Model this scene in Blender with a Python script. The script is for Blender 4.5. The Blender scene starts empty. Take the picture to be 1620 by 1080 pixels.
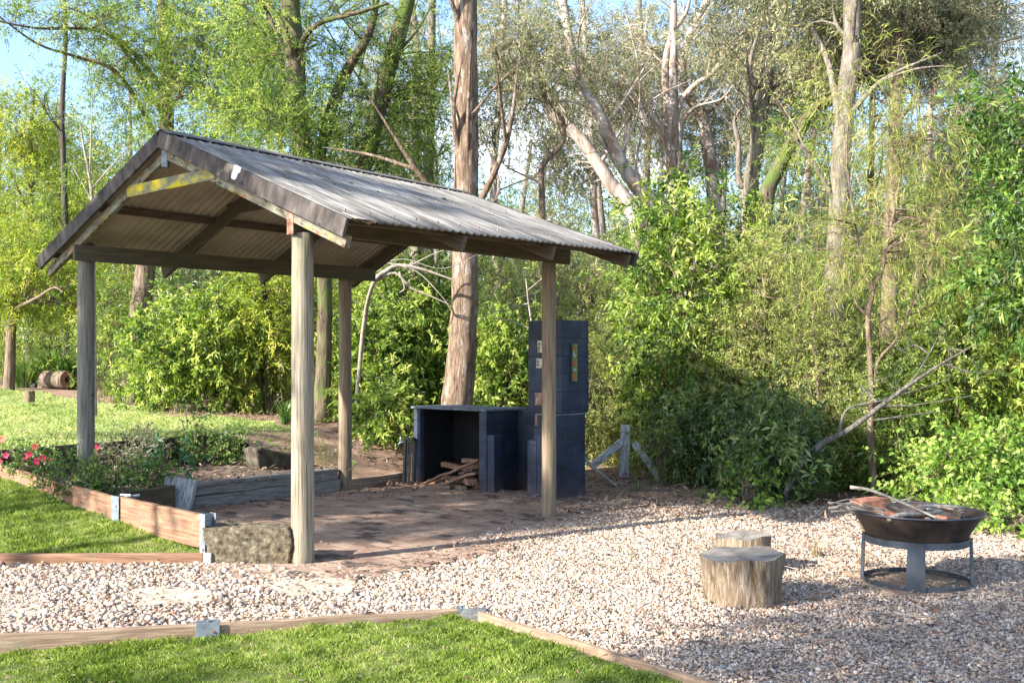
import bpy, bmesh, math, random
import numpy as np
from mathutils import Vector, Matrix
random.seed(7)
RNG = np.random.default_rng(11)
F = 1620.0; CX = 810.0; YH = 572.0; EYE = 1.5
sc = bpy.context.scene
COL = sc.collection

# ------------------------------------------------------------------ helpers
def at(px, py, Y):                      # a point at distance Y
    return Vector(((px-CX)/F*Y, Y, EYE-(py-YH)/F*Y))
def onz(px, py, z=0.0):                 # a point on the level z
    Y = (EYE-z)*F/(py-YH)
    return Vector(((px-CX)/F*Y, Y, z))
BX, BY = -1.552, 7.594
VV = np.array([.682, .731]); UU = np.array([-.731, .682])
def uv(x, y):
    dx = x-BX; dy = y-BY
    return dx*UU[0]+dy*UU[1], dx*VV[0]+dy*VV[1]
def xy(u, v):
    return BX+u*UU[0]+v*VV[0], BY+u*UU[1]+v*VV[1]
def sm(x, a, b):
    t = np.clip((x-a)/(b-a), 0, 1); return t*t*(3-2*t)
def zt(x, y):                           # terrain of the upper lawn, the bank and the wood floor
    u, v = uv(np.asarray(x, float), np.asarray(y, float))
    return .58*sm(u, 3.3, 5.2)+.0255*np.clip(u-5, 0, 60) + .05*np.sin(u*.9)*sm(u, 6, 12)*.4

def tag(o, label=None, cat=None, group=None, kind=None):
    if label: o['label'] = label
    if cat: o['category'] = cat
    if group: o['group'] = group
    if kind: o['kind'] = kind
    return o
def empty(name, loc, label, cat, group=None):
    o = bpy.data.objects.new(name, None); COL.objects.link(o)
    o.location = loc; o.empty_display_size = .2
    return tag(o, label, cat, group)
def wloc(o):
    l = Vector((0, 0, 0))
    while o is not None:
        l = l+o.location; o = o.parent
    return l
def link(name, me, mats, parent=None, base=None, bevel=0, smooth=False, solid=0):
    """mesh given in world coordinates; origin moved to base / parent"""
    o = bpy.data.objects.new(name, me); COL.objects.link(o)
    if not isinstance(mats, (list, tuple)): mats = [mats]
    for m in mats: me.materials.append(m)
    off = Vector((0, 0, 0))
    if parent is not None:
        off = wloc(parent); o.parent = parent
    if base is not None:
        b = Vector(base); o.location = b-off; off = b
    if off.length > 0: me.transform(Matrix.Translation(-off))
    if smooth: me.shade_smooth()
    if solid:
        s = o.modifiers.new('s', 'SOLIDIFY'); s.thickness = solid; s.offset = 0
    if bevel:
        b = o.modifiers.new('b', 'BEVEL'); b.width = bevel; b.segments = 2; b.limit_method = 'ANGLE'
    return o
def npmesh(name, V, Fc, attr=None, smooth=False):
    """V (n,3), Fc (m,k)"""
    V = np.asarray(V, np.float32); Fc = np.asarray(Fc, np.int32)
    me = bpy.data.meshes.new(name)
    m, k = Fc.shape
    me.vertices.add(len(V)); me.vertices.foreach_set('co', V.ravel())
    me.loops.add(m*k); me.loops.foreach_set('vertex_index', Fc.ravel())
    me.polygons.add(m)
    me.polygons.foreach_set('loop_start', np.arange(0, m*k, k, dtype=np.int32))
    me.polygons.foreach_set('loop_total', np.full(m, k, np.int32))
    if smooth: me.polygons.foreach_set('use_smooth', np.ones(m, bool))
    if attr is not None:
        a = me.attributes.new('tint', 'FLOAT', 'FACE'); a.data.foreach_set('value', np.asarray(attr, np.float32))
    me.update(calc_edges=True)
    if not smooth: me.shade_flat()
    return me

class MB:
    def __init__(s): s.v = []; s.f = []
    def add(s, vs, fs):
        n = len(s.v); s.v += [tuple(v) for v in vs]; s.f += [tuple(i+n for i in f) for f in fs]; return s
    def box(s, c, size, R=None, jit=0):
        c = Vector(c); hx, hy, hz = [a/2 for a in size]; vs = []
        for x in (-hx, hx):
            for y in (-hy, hy):
                for z in (-hz, hz):
                    p = Vector((x, y, z))
                    if jit: p += Vector((random.uniform(-jit, jit), random.uniform(-jit, jit), random.uniform(-jit, jit)))
                    if R is not None: p = R @ p
                    vs.append(c+p)
        return s.add(vs, [(0,1,3,2),(4,6,7,5),(0,4,5,1),(2,3,7,6),(0,2,6,4),(1,5,7,3)])
    def tube(s, pts, rad, n=8, cap=True, rough=0, up=None):
        pts = [Vector(p) for p in pts]
        if not hasattr(rad, '__len__'): rad = [rad]*len(pts)
        ref = Vector((.37, .61, .7)).normalized(); rings = []
        for i, p in enumerate(pts):
            t = (pts[min(i+1, len(pts)-1)]-pts[max(i-1, 0)])
            if t.length < 1e-9: t = Vector((0, 0, 1))
            t.normalize()
            a = t.cross(ref)
            if a.length < .1: a = t.cross(Vector((1, 0, 0)))
            a.normalize(); b = t.cross(a)
            ring = []
            for k in range(n):
                th = 2*math.pi*k/n; r = rad[i]*(1+(random.uniform(-rough, rough) if rough else 0))
                ring.append(p+a*math.cos(th)*r+b*math.sin(th)*r)
            rings.append(ring)
        vs = [v for r in rings for v in r]; fs = []
        for i in range(len(rings)-1):
            for k in range(n):
                k2 = (k+1) % n
                fs.append((i*n+k, i*n+k2, (i+1)*n+k2, (i+1)*n+k))
        if cap:
            fs.append(tuple(reversed(range(n)))); fs.append(tuple((len(rings)-1)*n+k for k in range(n)))
        return s.add(vs, fs)
    def lathe(s, prof, n=32, c=(0, 0, 0), closed=False):
        c = Vector(c); vs = []; fs = []
        for r, z in prof:
            for k in range(n):
                th = 2*math.pi*k/n; vs.append(c+Vector((r*math.cos(th), r*math.sin(th), z)))
        m = len(prof)
        for i in range(m if closed else m-1):
            j = (i+1) % m
            for k in range(n):
                k2 = (k+1) % n
                fs.append((i*n+k, i*n+k2, j*n+k2, j*n+k))
        return s.add(vs, fs)
    def build(s, name, mat, parent=None, base=None, **kw):
        me = bpy.data.meshes.new(name); me.from_pydata(s.v, [], s.f); me.update()
        bm = bmesh.new(); bm.from_mesh(me); bmesh.ops.recalc_face_normals(bm, faces=bm.faces); bm.to_mesh(me); bm.free()
        return link(name, me, mat, parent, base, **kw)

def beam(name, p0, p1, w, h, mat, parent=None, up=(0, 0, 1), bevel=.004, sub=1, wob=0):
    """rectangular timber from p0 to p1 (centre line), w wide, h high; local X runs along the grain"""
    p0 = Vector(p0); p1 = Vector(p1); d = p1-p0; L = d.length; x = d.normalized()
    y = Vector(up).cross(x).normalized(); z = x.cross(y)
    M = Matrix((x, y, z)).transposed().to_4x4(); M.translation = p0-(wloc(parent) if parent else Vector((0, 0, 0)))
    vs = []; fs = []; n = max(1, sub)
    for i in range(n+1):
        t = L*i/n; o = wob*(random.uniform(-1, 1)); o2 = wob*(random.uniform(-1, 1))
        for a, b in ((-1, -1), (1, -1), (1, 1), (-1, 1)): vs.append((t, a*w/2+o, b*h/2+o2))
    for i in range(n):
        for k in range(4):
            k2 = (k+1) % 4; fs.append((i*4+k, i*4+k2, i*4+4+k2, i*4+4+k))
    fs.append((3, 2, 1, 0)); fs.append(tuple(n*4+k for k in range(4)))
    me = bpy.data.meshes.new(name); me.from_pydata(vs, [], fs)
    bm = bmesh.new(); bm.from_mesh(me); bmesh.ops.recalc_face_normals(bm, faces=bm.faces); bm.to_mesh(me); bm.free()
    o = bpy.data.objects.new(name, me); COL.objects.link(o); me.materials.append(mat)
    if parent: o.parent = parent
    o.matrix_local = M
    if bevel:
        b = o.modifiers.new('b', 'BEVEL'); b.width = bevel; b.segments = 2; b.limit_method = 'ANGLE'
    return o

def smoothpoly(pts, n=4):
    """Catmull-Rom resampling"""
    pts = [Vector(p) for p in pts]; out = []
    P = [pts[0]*2-pts[1]]+pts+[pts[-1]*2-pts[-2]]
    for i in range(1, len(P)-2):
        for k in range(n):
            t = k/n; a, b, c, d = P[i-1], P[i], P[i+1], P[i+2]
            out.append(.5*((2*b)+(c-a)*t+(2*a-5*b+4*c-d)*t*t+(3*b-a-3*c+d)*t**3))
    out.append(pts[-1]); return out

# ------------------------------------------------------------------ materials
def newmat(name):
    m = bpy.data.materials.new(name); m.use_nodes = True
    nt = m.node_tree; nt.nodes.clear()
    out = nt.nodes.new('ShaderNodeOutputMaterial'); b = nt.nodes.new('ShaderNodeBsdfPrincipled')
    nt.links.new(b.outputs[0], out.inputs[0]); return m, nt, b, out
def ramp(nt, fac, cols, lo=.3, hi=.7, interp='LINEAR'):
    r = nt.nodes.new('ShaderNodeValToRGB'); r.color_ramp.interpolation = interp
    e = r.color_ramp.elements
    while len(e) < len(cols): e.new(.5)
    for i, c in enumerate(cols):
        e[i].position = lo+(hi-lo)*i/max(1, len(cols)-1)
        e[i].color = tuple(c)+(1,)
    nt.links.new(fac, r.inputs[0]); return r.outputs[0]
def noise(nt, vec, scale=(1, 1, 1), s=5, detail=6, rough=.6, dist=0):
    mp = nt.nodes.new('ShaderNodeMapping'); mp.inputs['Scale'].default_value = scale
    nt.links.new(vec, mp.inputs[0])
    n = nt.nodes.new('ShaderNodeTexNoise'); n.inputs['Scale'].default_value = s
    n.inputs['Detail'].default_value = detail; n.inputs['Roughness'].default_value = rough
    n.inputs['Distortion'].default_value = dist
    nt.links.new(mp.outputs[0], n.inputs['Vector']); return n.outputs[0]
def mix(nt, fac, a, b, mode='MIX'):
    n = nt.nodes.new('ShaderNodeMix'); n.data_type = 'RGBA'; n.blend_type = mode
    if hasattr(fac, 'links') or hasattr(fac, 'is_linked'): nt.links.new(fac, n.inputs[0])
    else: n.inputs[0].default_value = fac
    for k, c in ((6, a), (7, b)):
        if isinstance(c, (tuple, list)): n.inputs[k].default_value = tuple(c)+(1,)
        else: nt.links.new(c, n.inputs[k])
    return n.outputs[2]
def mat(name, cols, scale=(1, 1, 1), s=5, lo=.3, hi=.7, rough=.8, bump=.3, bdist=.01, spec=.3,
        metal=0, spots=(), coord='Object', detail=7, dist=0, bs=None):
    m, nt, b, out = newmat(name)
    tc = nt.nodes.new('ShaderNodeTexCoord'); vec = tc.outputs[coord if coord != 'World' else 'Object']
    if coord == 'World':
        g = nt.nodes.new('ShaderNodeNewGeometry'); vec = g.outputs['Position']
    n = noise(nt, vec, scale, s, detail, dist=dist)
    c = ramp(nt, n, cols, lo, hi)
    for (sc_, ss, l, h, colr) in spots:
        f = noise(nt, vec, sc_, ss, 5, .65, .3)
        fr = ramp(nt, f, [(0, 0, 0), (1, 1, 1)], l, h)
        c = mix(nt, fr, c, colr)
    nt.links.new(c, b.inputs['Base Color'])
    b.inputs['Roughness'].default_value = rough; b.inputs['Metallic'].default_value = metal
    b.inputs['Specular IOR Level'].default_value = spec
    if bump:
        bn = nt.nodes.new('ShaderNodeBump'); bn.inputs['Strength'].default_value = bump; bn.inputs['Distance'].default_value = bdist
        n2 = noise(nt, vec, scale, bs or s*1.7, 8, .7)
        nt.links.new(n2, bn.inputs['Height']); nt.links.new(bn.outputs[0], b.inputs['Normal'])
    return m
def leafmat(name, cols, trans=.4, rough=.5, spec=.35, pos=None):
    m, nt, b, out = newmat(name)
    a = nt.nodes.new('ShaderNodeAttribute'); a.attribute_name = 'tint'
    c = ramp(nt, a.outputs['Fac'], cols, 0, 1)
    nt.links.new(c, b.inputs['Base Color']); b.inputs['Roughness'].default_value = rough
    b.inputs['Specular IOR Level'].default_value = spec
    t = nt.nodes.new('ShaderNodeBsdfTranslucent')
    hs = nt.nodes.new('ShaderNodeHueSaturation'); hs.inputs['Saturation'].default_value = 1.1; hs.inputs['Value'].default_value = 1.5
    hs.inputs['Hue'].default_value = .49
    nt.links.new(c, hs.inputs['Color']); nt.links.new(hs.outputs[0], t.inputs[0])
    mx = nt.nodes.new('ShaderNodeMixShader'); mx.inputs[0].default_value = trans
    nt.links.new(b.outputs[0], mx.inputs[1]); nt.links.new(t.outputs[0], mx.inputs[2]); nt.links.new(mx.outputs[0], out.inputs[0])
    return m
def tintmat(name, cols, rough=.8, interp='LINEAR', spec=.3, nz=None):
    m, nt, b, out = newmat(name)
    a = nt.nodes.new('ShaderNodeAttribute'); a.attribute_name = 'tint'
    c = ramp(nt, a.outputs['Fac'], cols, 0, 1, interp)
    if nz:
        tc = nt.nodes.new('ShaderNodeTexCoord')
        n = noise(nt, tc.outputs['Object'], (1, 1, 1), nz, 5)
        c = mix(nt, .7, c, ramp(nt, n, [(.35, .33, .3), (1, 1, 1)], .3, .65), 'MULTIPLY')
    nt.links.new(c, b.inputs['Base Color']); b.inputs['Roughness'].default_value = rough
    b.inputs['Specular IOR Level'].default_value = spec
    return m

M = {}
M['post'] = mat('post_wood', [(.08,.066,.045),(.2,.172,.125),(.31,.272,.205)], (20, 20, .6), 4, .32, .68, .85, .55, .006,
                spots=[((2, 2, .5), 2, .5, .75, (.17, .17, .09)), ((30, 30, .5), 3, .62, .7, (.06, .05, .04)), ((1, 1, 2), 3, .62, .7, (.13, .09, .06))])
M['post_dark'] = mat('post_wood_dark', [(.07,.065,.06),(.16,.15,.13),(.24,.22,.19)], (14, 14, .7), 4, .3, .72, .85, .55, .006,
                spots=[((30, 30, .5), 3, .62, .7, (.03, .03, .03)), ((1, 1, 2), 4, .64, .7, (.05, .04, .03))])
M['post_brown'] = mat('post_wood_brown', [(.11,.08,.05),(.2,.15,.1),(.27,.22,.15)], (14, 14, .7), 4, .3, .72, .85, .5, .006,
                spots=[((2, 2, .6), 2, .55, .75, (.2, .22, .13)), ((30, 30, .5), 3, .62, .7, (.05, .04, .03))])
M['beam'] = mat('beam_wood', [(.045,.04,.025),(.085,.07,.042),(.12,.1,.06)], (1, 18, 18), 3, .3, .7, .85, .35, .005,
                spots=[((1, 3, 3), 1.6, .56, .75, (.05, .06, .025))])
M['rafter'] = mat('rafter_wood', [(.05,.035,.025),(.09,.07,.05),(.13,.1,.07)], (1, 18, 18), 3, .3, .7, .85, .3, .005)
M['verge'] = mat('lichened_timber', [(.05,.045,.035),(.14,.13,.1),(.24,.22,.17)], (2, 14, 14), 3, .3, .65, .9, .5, .006,
                spots=[((1.2, 3, 3), 4, .55, .7, (.25, .21, .05)), ((1.5, 4, 4), 3, .56, .68, (.16, .075, .04)), ((2, 3, 3), 3, .56, .7, (.2, .23, .18)), ((3, 6, 6), 4, .56, .64, (.04, .035, .025))])
M['barge'] = mat('stained_barge_board', [(.016,.013,.012),(.042,.034,.031),(.075,.062,.056),(.15,.125,.105)], (3, 3, 1.2), 3.4, .34, .72, .8, .4, .004,
                spots=[((1, 2, 2), 1.4, .62, .74, (.3, .25, .18)), ((1.4, 4, 2), 3, .63, .7, (.02, .017, .015))])
M['yellow'] = mat('yellow_lichen_timber', [(.12,.12,.085),(.2,.19,.11),(.36,.29,.03),(.46,.37,.02)], (2.2, 4, 4), 3, .38, .66, .9, .5, .005)
M['white_patch'] = mat('flaked_white_paint', [(.5,.5,.5),(.8,.8,.8)], s=14, rough=.7)
M['rust'] = mat('rusty_steel', [(.08,.04,.03),(.24,.11,.06),(.35,.3,.27)], s=14, lo=.35, hi=.65, rough=.7, metal=.2)
M['galv'] = mat('galvanised_steel', [(.1,.115,.135),(.18,.205,.235),(.26,.285,.32)], s=16, rough=.5, metal=.35, bump=.1, spots=[((1,1,1), 9, .62, .75, (.25, .22, .2))])
M['sleeper'] = mat('red_sleeper_timber', [(.1,.05,.03),(.21,.115,.07),(.3,.18,.11)], (1.4, 22, 22), 3, .3, .7, .85, .5, .005,
                spots=[((1.5, 4, 4), 2.5, .58, .72, (.12, .1, .08)), ((1, 2, 2), 2.5, .6, .7, (.34, .23, .13))])
M['sleeper_brown'] = mat('brown_sleeper_timber', [(.12,.08,.055),(.22,.15,.1),(.34,.26,.19)], (1.4, 22, 22), 3, .3, .7, .85, .5, .005,
                spots=[((1.5, 4, 4), 2.5, .6, .72, (.13, .13, .08))])
M['sleeper_grey'] = mat('grey_sleeper_timber', [(.09,.08,.075),(.2,.18,.165),(.3,.28,.26)], (1.2, 24, 24), 3, .3, .7, .9, .8, .008,
                spots=[((1, 3, 3), 2.5, .6, .72, (.07, .06, .05))])
M['silver'] = mat('silvered_timber', [(.07,.07,.07),(.36,.36,.35),(.5,.5,.49)], (1.5, 10, 14), 5, .33, .6, .9, .9, .012)
M['dirtwall'] = mat('dark_timber', [(.03,.025,.015),(.08,.06,.04),(.15,.1,.06)], (1.2, 18, 18), 3, rough=.9)
M['sandstone'] = mat('sandstone', [(.03,.025,.016),(.125,.1,.065),(.27,.225,.16)], s=20, rough=.95, bump=1, bdist=.03, lo=.32, hi=.68,
                spots=[((1,1,1), 5, .6, .7, (.32,.24,.08)), ((1,1,1), 9, .6, .68, (.05,.05,.035)), ((1,1,1), 26, .62, .7, (.3,.28,.24))])
M['slab'] = mat('sandy_slab', [(.27,.22,.16),(.36,.3,.23),(.44,.38,.3)], s=8, rough=.95, bump=.4, spots=[((1,1,1), 40, .62, .7, (.28,.2,.13))])
M['rock'] = mat('grey_rock', [(.05,.05,.052),(.12,.12,.12),(.2,.195,.19)], s=9, rough=.9, bump=.8, bdist=.02)

def corr_mat():
    m, nt, b, out = newmat('corrugated_roof_sheet')
    tc = nt.nodes.new('ShaderNodeTexCoord'); uvv = tc.outputs['UV']
    n1 = noise(nt, uvv, (3.5, .7, 1), 2.2, 8, .65, .4)
    n2 = noise(nt, uvv, (60, 1.2, 1), 1, 6, .6)
    c = ramp(nt, n1, [(.085,.08,.072),(.2,.19,.175),(.36,.345,.32)], .3, .7)
    c2 = ramp(nt, n2, [(.45,.43,.42),(1,1,1)], .35, .6)
    c = mix(nt, .75, c, c2, 'MULTIPLY')
    n3 = noise(nt, uvv, (6, 8, 1), 4, 5, .7)
    c = mix(nt, ramp(nt, n3, [(0,0,0),(1,1,1)], .64, .72), c, (.1,.09,.075))
    nt.links.new(c, b.inputs['Base Color']); b.inputs['Roughness'].default_value = .9; b.inputs['Specular IOR Level'].default_value = .12
    bn = nt.nodes.new('ShaderNodeBump'); bn.inputs['Strength'].default_value = .3; bn.inputs['Distance'].default_value = .004
    nt.links.new(noise(nt, uvv, (40, 40, 1), 2, 6), bn.inputs['Height']); nt.links.new(bn.outputs[0], b.inputs['Normal'])
    return m
M['corr'] = corr_mat()
M['corr_under'] = mat('roof_sheet_underside', [(.26,.215,.17),(.34,.285,.23),(.4,.34,.28)], s=2.5, rough=.85, bump=.1)
M['ridge'] = mat('dark_ridge_capping', [(.06,.055,.05),(.12,.11,.1),(.22,.2,.18)], (1.5, 6, 6), 3, rough=.8)

def bark(name, cols, sx=9, sz=1.3, bump=1.0, bd=.03, spots=()):
    return mat(name, cols, (sx, sx, sz), 2.4, .3, .7, .9, bump, bd, .2, spots=spots, coord='World', dist=.4)
M['bark_red'] = bark('red_brown_bark', [(.07,.045,.03),(.21,.145,.1),(.36,.27,.2)], 11, 1.8, 1, .06, [((5,5,2.2), 2, .54, .66, (.4,.35,.3)), ((14,14,2), 2, .6, .66, (.07,.045,.035))])
M['bark_dark'] = bark('dark_furrowed_bark', [(.03,.025,.02),(.085,.068,.052),(.17,.14,.11)], 14, 1.5, 1, .05, [((3,3,1), 2, .58, .7, (.08,.1,.03))])
M['bark_moss'] = bark('mossy_bark', [(.05,.04,.03),(.12,.09,.06),(.2,.16,.11)], 8, 1.3, 1, .04, [((2,2,1), 1.6, .45, .6, (.09,.13,.03))])
M['bark_pale'] = bark('pale_smooth_bark', [(.2,.155,.13),(.37,.31,.275),(.5,.455,.42)], 3, .9, .4, .02, [((2,2,.7), 2.5, .5, .62, (.25,.17,.13)), ((3,3,1), 1.5, .6, .68, (.16,.13,.11))])
M['bark_grey'] = bark('grey_rough_bark', [(.07,.058,.045),(.185,.155,.125),(.31,.275,.235)], 11, 1.8, 1, .04, [((2,2,1), 1.5, .56, .68, (.14,.13,.09))])
M['bark_brown'] = bark('brown_bark', [(.07,.05,.035),(.16,.115,.085),(.27,.21,.16)], 9, 1.4, .9, .03)
M['twig'] = bark('dead_twig_bark', [(.14,.11,.09),(.27,.23,.19),(.4,.36,.31)], 8, 3, .4, .01)
M['twig_grey'] = bark('lichened_bough_bark', [(.035,.03,.027),(.09,.08,.07),(.19,.18,.165)], 9, 3, .6, .01)
M['twig_dark'] = bark('dark_twig_bark', [(.035,.028,.022),(.07,.055,.045),(.12,.1,.08)], 8, 3, .4, .01)

L = {}
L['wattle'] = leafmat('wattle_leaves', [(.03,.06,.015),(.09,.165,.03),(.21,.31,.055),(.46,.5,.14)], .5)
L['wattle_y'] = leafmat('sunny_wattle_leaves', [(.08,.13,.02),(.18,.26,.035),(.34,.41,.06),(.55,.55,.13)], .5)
L['euc'] = leafmat('gum_leaves', [(.085,.105,.045),(.19,.21,.1),(.34,.35,.18),(.48,.4,.24)], .35, .45, .5)
L['broad'] = leafmat('broad_leaves', [(.03,.065,.014),(.11,.19,.03),(.25,.35,.055),(.5,.55,.16)], .48, .48, .4)
L['fine'] = leafmat('fine_shrub_leaves', [(.055,.09,.022),(.17,.23,.05),(.34,.4,.095),(.55,.54,.24)], .48)
L['needle'] = leafmat('needle_leaves', [(.11,.16,.035),(.22,.28,.06),(.36,.39,.1),(.5,.44,.16)], .5)
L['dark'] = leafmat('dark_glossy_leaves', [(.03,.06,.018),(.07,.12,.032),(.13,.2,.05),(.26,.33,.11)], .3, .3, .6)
L['lime'] = leafmat('lime_leaves', [(.05,.11,.016),(.13,.24,.03),(.24,.35,.06),(.38,.47,.13)], .45, .55)
L['strap'] = leafmat('strap_leaves', [(.03,.07,.015),(.06,.13,.025),(.12,.2,.04),(.22,.28,.09)], .35, .35, .5)
L['midgreen'] = leafmat('mid_green_leaves', [(.025,.06,.012),(.06,.125,.022),(.12,.21,.035),(.26,.36,.07)], .4, .5, .4)
L['dry'] = leafmat('dry_grass', [(.16,.12,.07),(.27,.21,.12),(.38,.31,.19)], .3)
L['far'] = leafmat('far_wood_leaves', [(.07,.1,.035),(.14,.19,.06),(.24,.27,.1),(.34,.32,.18)], .45)

# ------------------------------------------------------------------ leaves
def unit(a): return a/np.maximum(np.linalg.norm(a, axis=-1, keepdims=True), 1e-9)
def leafgeo(P, D, Ln, W, rng, bend=.12):
    """one folded leaf per row: 4 corners"""
    n = len(P); D = unit(D); R = unit(rng.normal(size=(n, 3))); S = unit(np.cross(D, R)); N = np.cross(S, D)
    Ln = np.asarray(Ln).reshape(-1, 1)*np.ones((n, 1)); W = np.asarray(W).reshape(-1, 1)*np.ones((n, 1))
    mid = P+D*Ln*.45+N*Ln*bend
    v = np.stack([P, mid+S*W/2, P+D*Ln+np.array([0, 0, -1])*Ln*bend, mid-S*W/2], 1)
    return v.reshape(-1, 3)
def quads(n): return np.arange(n*4).reshape(n, 4)
def spray(centers, rng, per=14, slen=.35, LL=.1, LW=.02, droop=.5, spread=.7, flat=.0, outward=None, tint=None, tv=.25):
    """leafy twigs: centres (n,3) -> leaf verts, tints, twig segments"""
    n = len(centers)
    d = rng.normal(size=(n, 3)); d[:, 2] *= (1-flat)
    if outward is not None: d = unit(d)*.8+unit(outward)*.8
    d[:, 2] -= droop*.8; d = unit(d)
    t = np.linspace(.12, 1, per)[None, :, None]
    sl = slen*rng.uniform(.6, 1.3, (n, 1, 1))
    P = centers[:, None, :]+d[:, None, :]*t*sl
    P[..., 2] -= (t[..., 0]**2)*sl[..., 0]*droop*.5
    P = P+rng.normal(size=P.shape)*slen*.03
    ld = d[:, None, :]*.55+rng.normal(size=P.shape)*spread
    ld[..., 2] -= droop
    P = P.reshape(-1, 3); ld = ld.reshape(-1, 3)
    k = len(P)
    v = leafgeo(P, ld, LL*np.repeat(rng.uniform(.7, 1.15, n), per)*rng.uniform(.5, 1.15, k), LW*rng.uniform(.7, 1.2, k), rng)
    tb = (rng.uniform(.15, .75, n) if tint is None else tint)
    tt = np.clip(np.repeat(tb+rng.normal(0, .12, n), per)+rng.normal(0, tv, k)*.7, 0, 1)
    end = centers+d*sl[:, 0]*.9; end[:, 2] -= sl[:, 0, 0]*droop*.4
    return v, tt, (centers, end)
def twiggeo(A, B, r):
    """thin three-sided twigs A->B"""
    n = len(A); d = unit(B-A); x = unit(np.cross(d, np.array([.3, .5, .81]))); y = np.cross(d, x)
    r = np.asarray(r).reshape(-1, 1)*np.ones((n, 1)); vs = []
    for P, k in ((A, 1.), (B, .35)):
        for a in (0, 2.094, 4.189): vs.append(P+(x*math.cos(a)+y*math.sin(a))*r*k)
    v = np.stack(vs, 1).reshape(-1, 3); b = np.arange(n)[:, None]*6
    f = np.concatenate([b+np.array([[0, 1, 4, 3]]), b+np.array([[1, 2, 5, 4]]), b+np.array([[2, 0, 3, 5]])])
    return v, f
def join(parts):
    V = []; Fc = []; o = 0
    for v, f in parts:
        V.append(v); Fc.append(f+o); o += len(v)
    return np.concatenate(V), np.concatenate(Fc)
def tube_np(pts, rad, n=7):
    mb = MB(); mb.tube(pts, rad, n, cap=False)
    return np.array(mb.v), np.array(mb.f)

def in_ell(n, c, r, rng, shell=.35):
    d = unit(rng.normal(size=(n, 3))); q = rng.uniform(shell**3, 1, (n, 1))**(1/3)
    return np.array(c)+d*q*np.array(r)

STY = dict(
    wattle=dict(per=18, slen=.36, LL=.10, LW=.014, droop=.1, spread=.62, clump=.36, sp=13),
    wattle_y=dict(per=16, slen=.45, LL=.11, LW=.02, droop=.12, spread=.7, clump=.34, sp=13),
    euc=dict(per=14, slen=.32, LL=.085, LW=.018, droop=.3, spread=.75, clump=.34, sp=12),
    broad=dict(per=12, slen=.26, LL=.12, LW=.036, droop=.22, spread=.8, clump=.3, sp=11),
    fine=dict(per=18, slen=.26, LL=.045, LW=.013, droop=.15, spread=.8, clump=.3, sp=15),
    needle=dict(per=16, slen=.38, LL=.15, LW=.008, droop=.35, spread=.5, clump=.4, sp=10),
    dark=dict(per=10, slen=.2, LL=.11, LW=.036, droop=.1, spread=.9, clump=.26, sp=12),
    lime=dict(per=9, slen=.3, LL=.075, LW=.045, droop=.2, spread=.9, clump=.2, sp=7),
    far=dict(per=14, slen=.7, LL=.2, LW=.045, droop=.4, spread=.7, clump=1.0, sp=12),
)
def foliage(style, ells, rng, limbs=None, dens=1.0, connect=True, ground=None):
    """ells: list of (centre, radii, n_clumps). returns leaf mesh data, branch mesh data"""
    S = STY[style]; LV = []; LT = []; BR = []
    if style == 'euc': dens = dens*2.9
    if style == 'wattle': dens = dens*1.2
    lp = None
    if limbs is not None and len(limbs): lp = np.array([list(p) for l in limbs for p in l])
    for c, r, n in ells:
        cc = in_ell(int(n*dens), c, r, rng)
        if ground is not None:
            cc = cc[cc[:, 2] > ground+.05]
        if not len(cc): continue
        k = S['sp']; cen = np.repeat(cc, k, 0)+rng.normal(size=(len(cc)*k, 3))*S['clump']*.55
        if ground is not None: cen[:, 2] = np.maximum(cen[:, 2], ground+.06)
        out = cen-np.array(c)
        tb = np.repeat(rng.uniform(.05, .9, len(cc)), k)+rng.normal(0, .1, len(cen))
        v, t, (a, b) = spray(cen, rng, S['per'], S['slen'], S['LL'], S['LW'], S['droop'], S['spread'], outward=out, tint=tb)
        LV.append(v); LT.append(t)
        sel = rng.random(len(a)) < .55
        BR.append(twiggeo(a[sel], b[sel], .0028))
        # twigs from clump centre to sprigs
        cr = np.repeat(cc, k, 0); sel = rng.random(len(a)) < .3
        BR.append(twiggeo(cr[sel], a[sel], .004))
        if lp is not None and connect:
            for q in cc:
                if rng.random() < .5: continue
                dd = np.linalg.norm(lp-q, axis=1)+np.maximum(0, lp[:, 2]-q[2])*.8
                s = lp[int(np.argmin(dd))]
                mid = (s+q)/2+rng.normal(size=3)*.1*np.linalg.norm(q-s)+np.array([0, 0, .12*np.linalg.norm(q-s)])
                BR.append(tube_np(smoothpoly([s, mid, q], 3), np.linspace(.014, .004, 7), 5))
    return (np.concatenate(LV), np.concatenate(LT)), (join(BR) if BR else None)

def plant(name, part_leaf, part_wood, base, limbs, radii, ells, style, barkm, label, cat, group=None,
          seed=1, dens=1., lmat=None, ground=None, sides=10, connect=True, extra=None):
    rng = np.random.default_rng(seed)
    root = empty(name, base, label, cat, group)
    parts = []; sl = []
    for l, r in zip(limbs, radii):
        p = smoothpoly(l, 5); n = len(p)
        rr = np.interp(np.linspace(0, 1, n), np.linspace(0, 1, len(r)), r)
        w = [v+Vector(rng.normal(size=3)*rr[i]*.03) for i, v in enumerate(p)]
        parts.append(tube_np(w, rr, sides)); sl.append(w)
    if ells:
        ells = [e_ for e_ in ells]
        (lv, lt), br = foliage(style, ells, rng, sl, dens, connect, ground)
        me = npmesh(part_leaf, lv, quads(len(lv)//4), lt)
        link(part_leaf, me, lmat or L[style], root)
        if br is not None: parts.append(br)
    V, Fc = join(parts)
    link(part_wood, npmesh(part_wood, V, Fc, None, True), barkm, root)
    return root
def pxl(pts, Y):
    """limb from picture-read points (px, py[, Y])"""
    return [at(p[0], p[1], p[2] if len(p) > 2 else Y) for p in pts]
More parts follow.
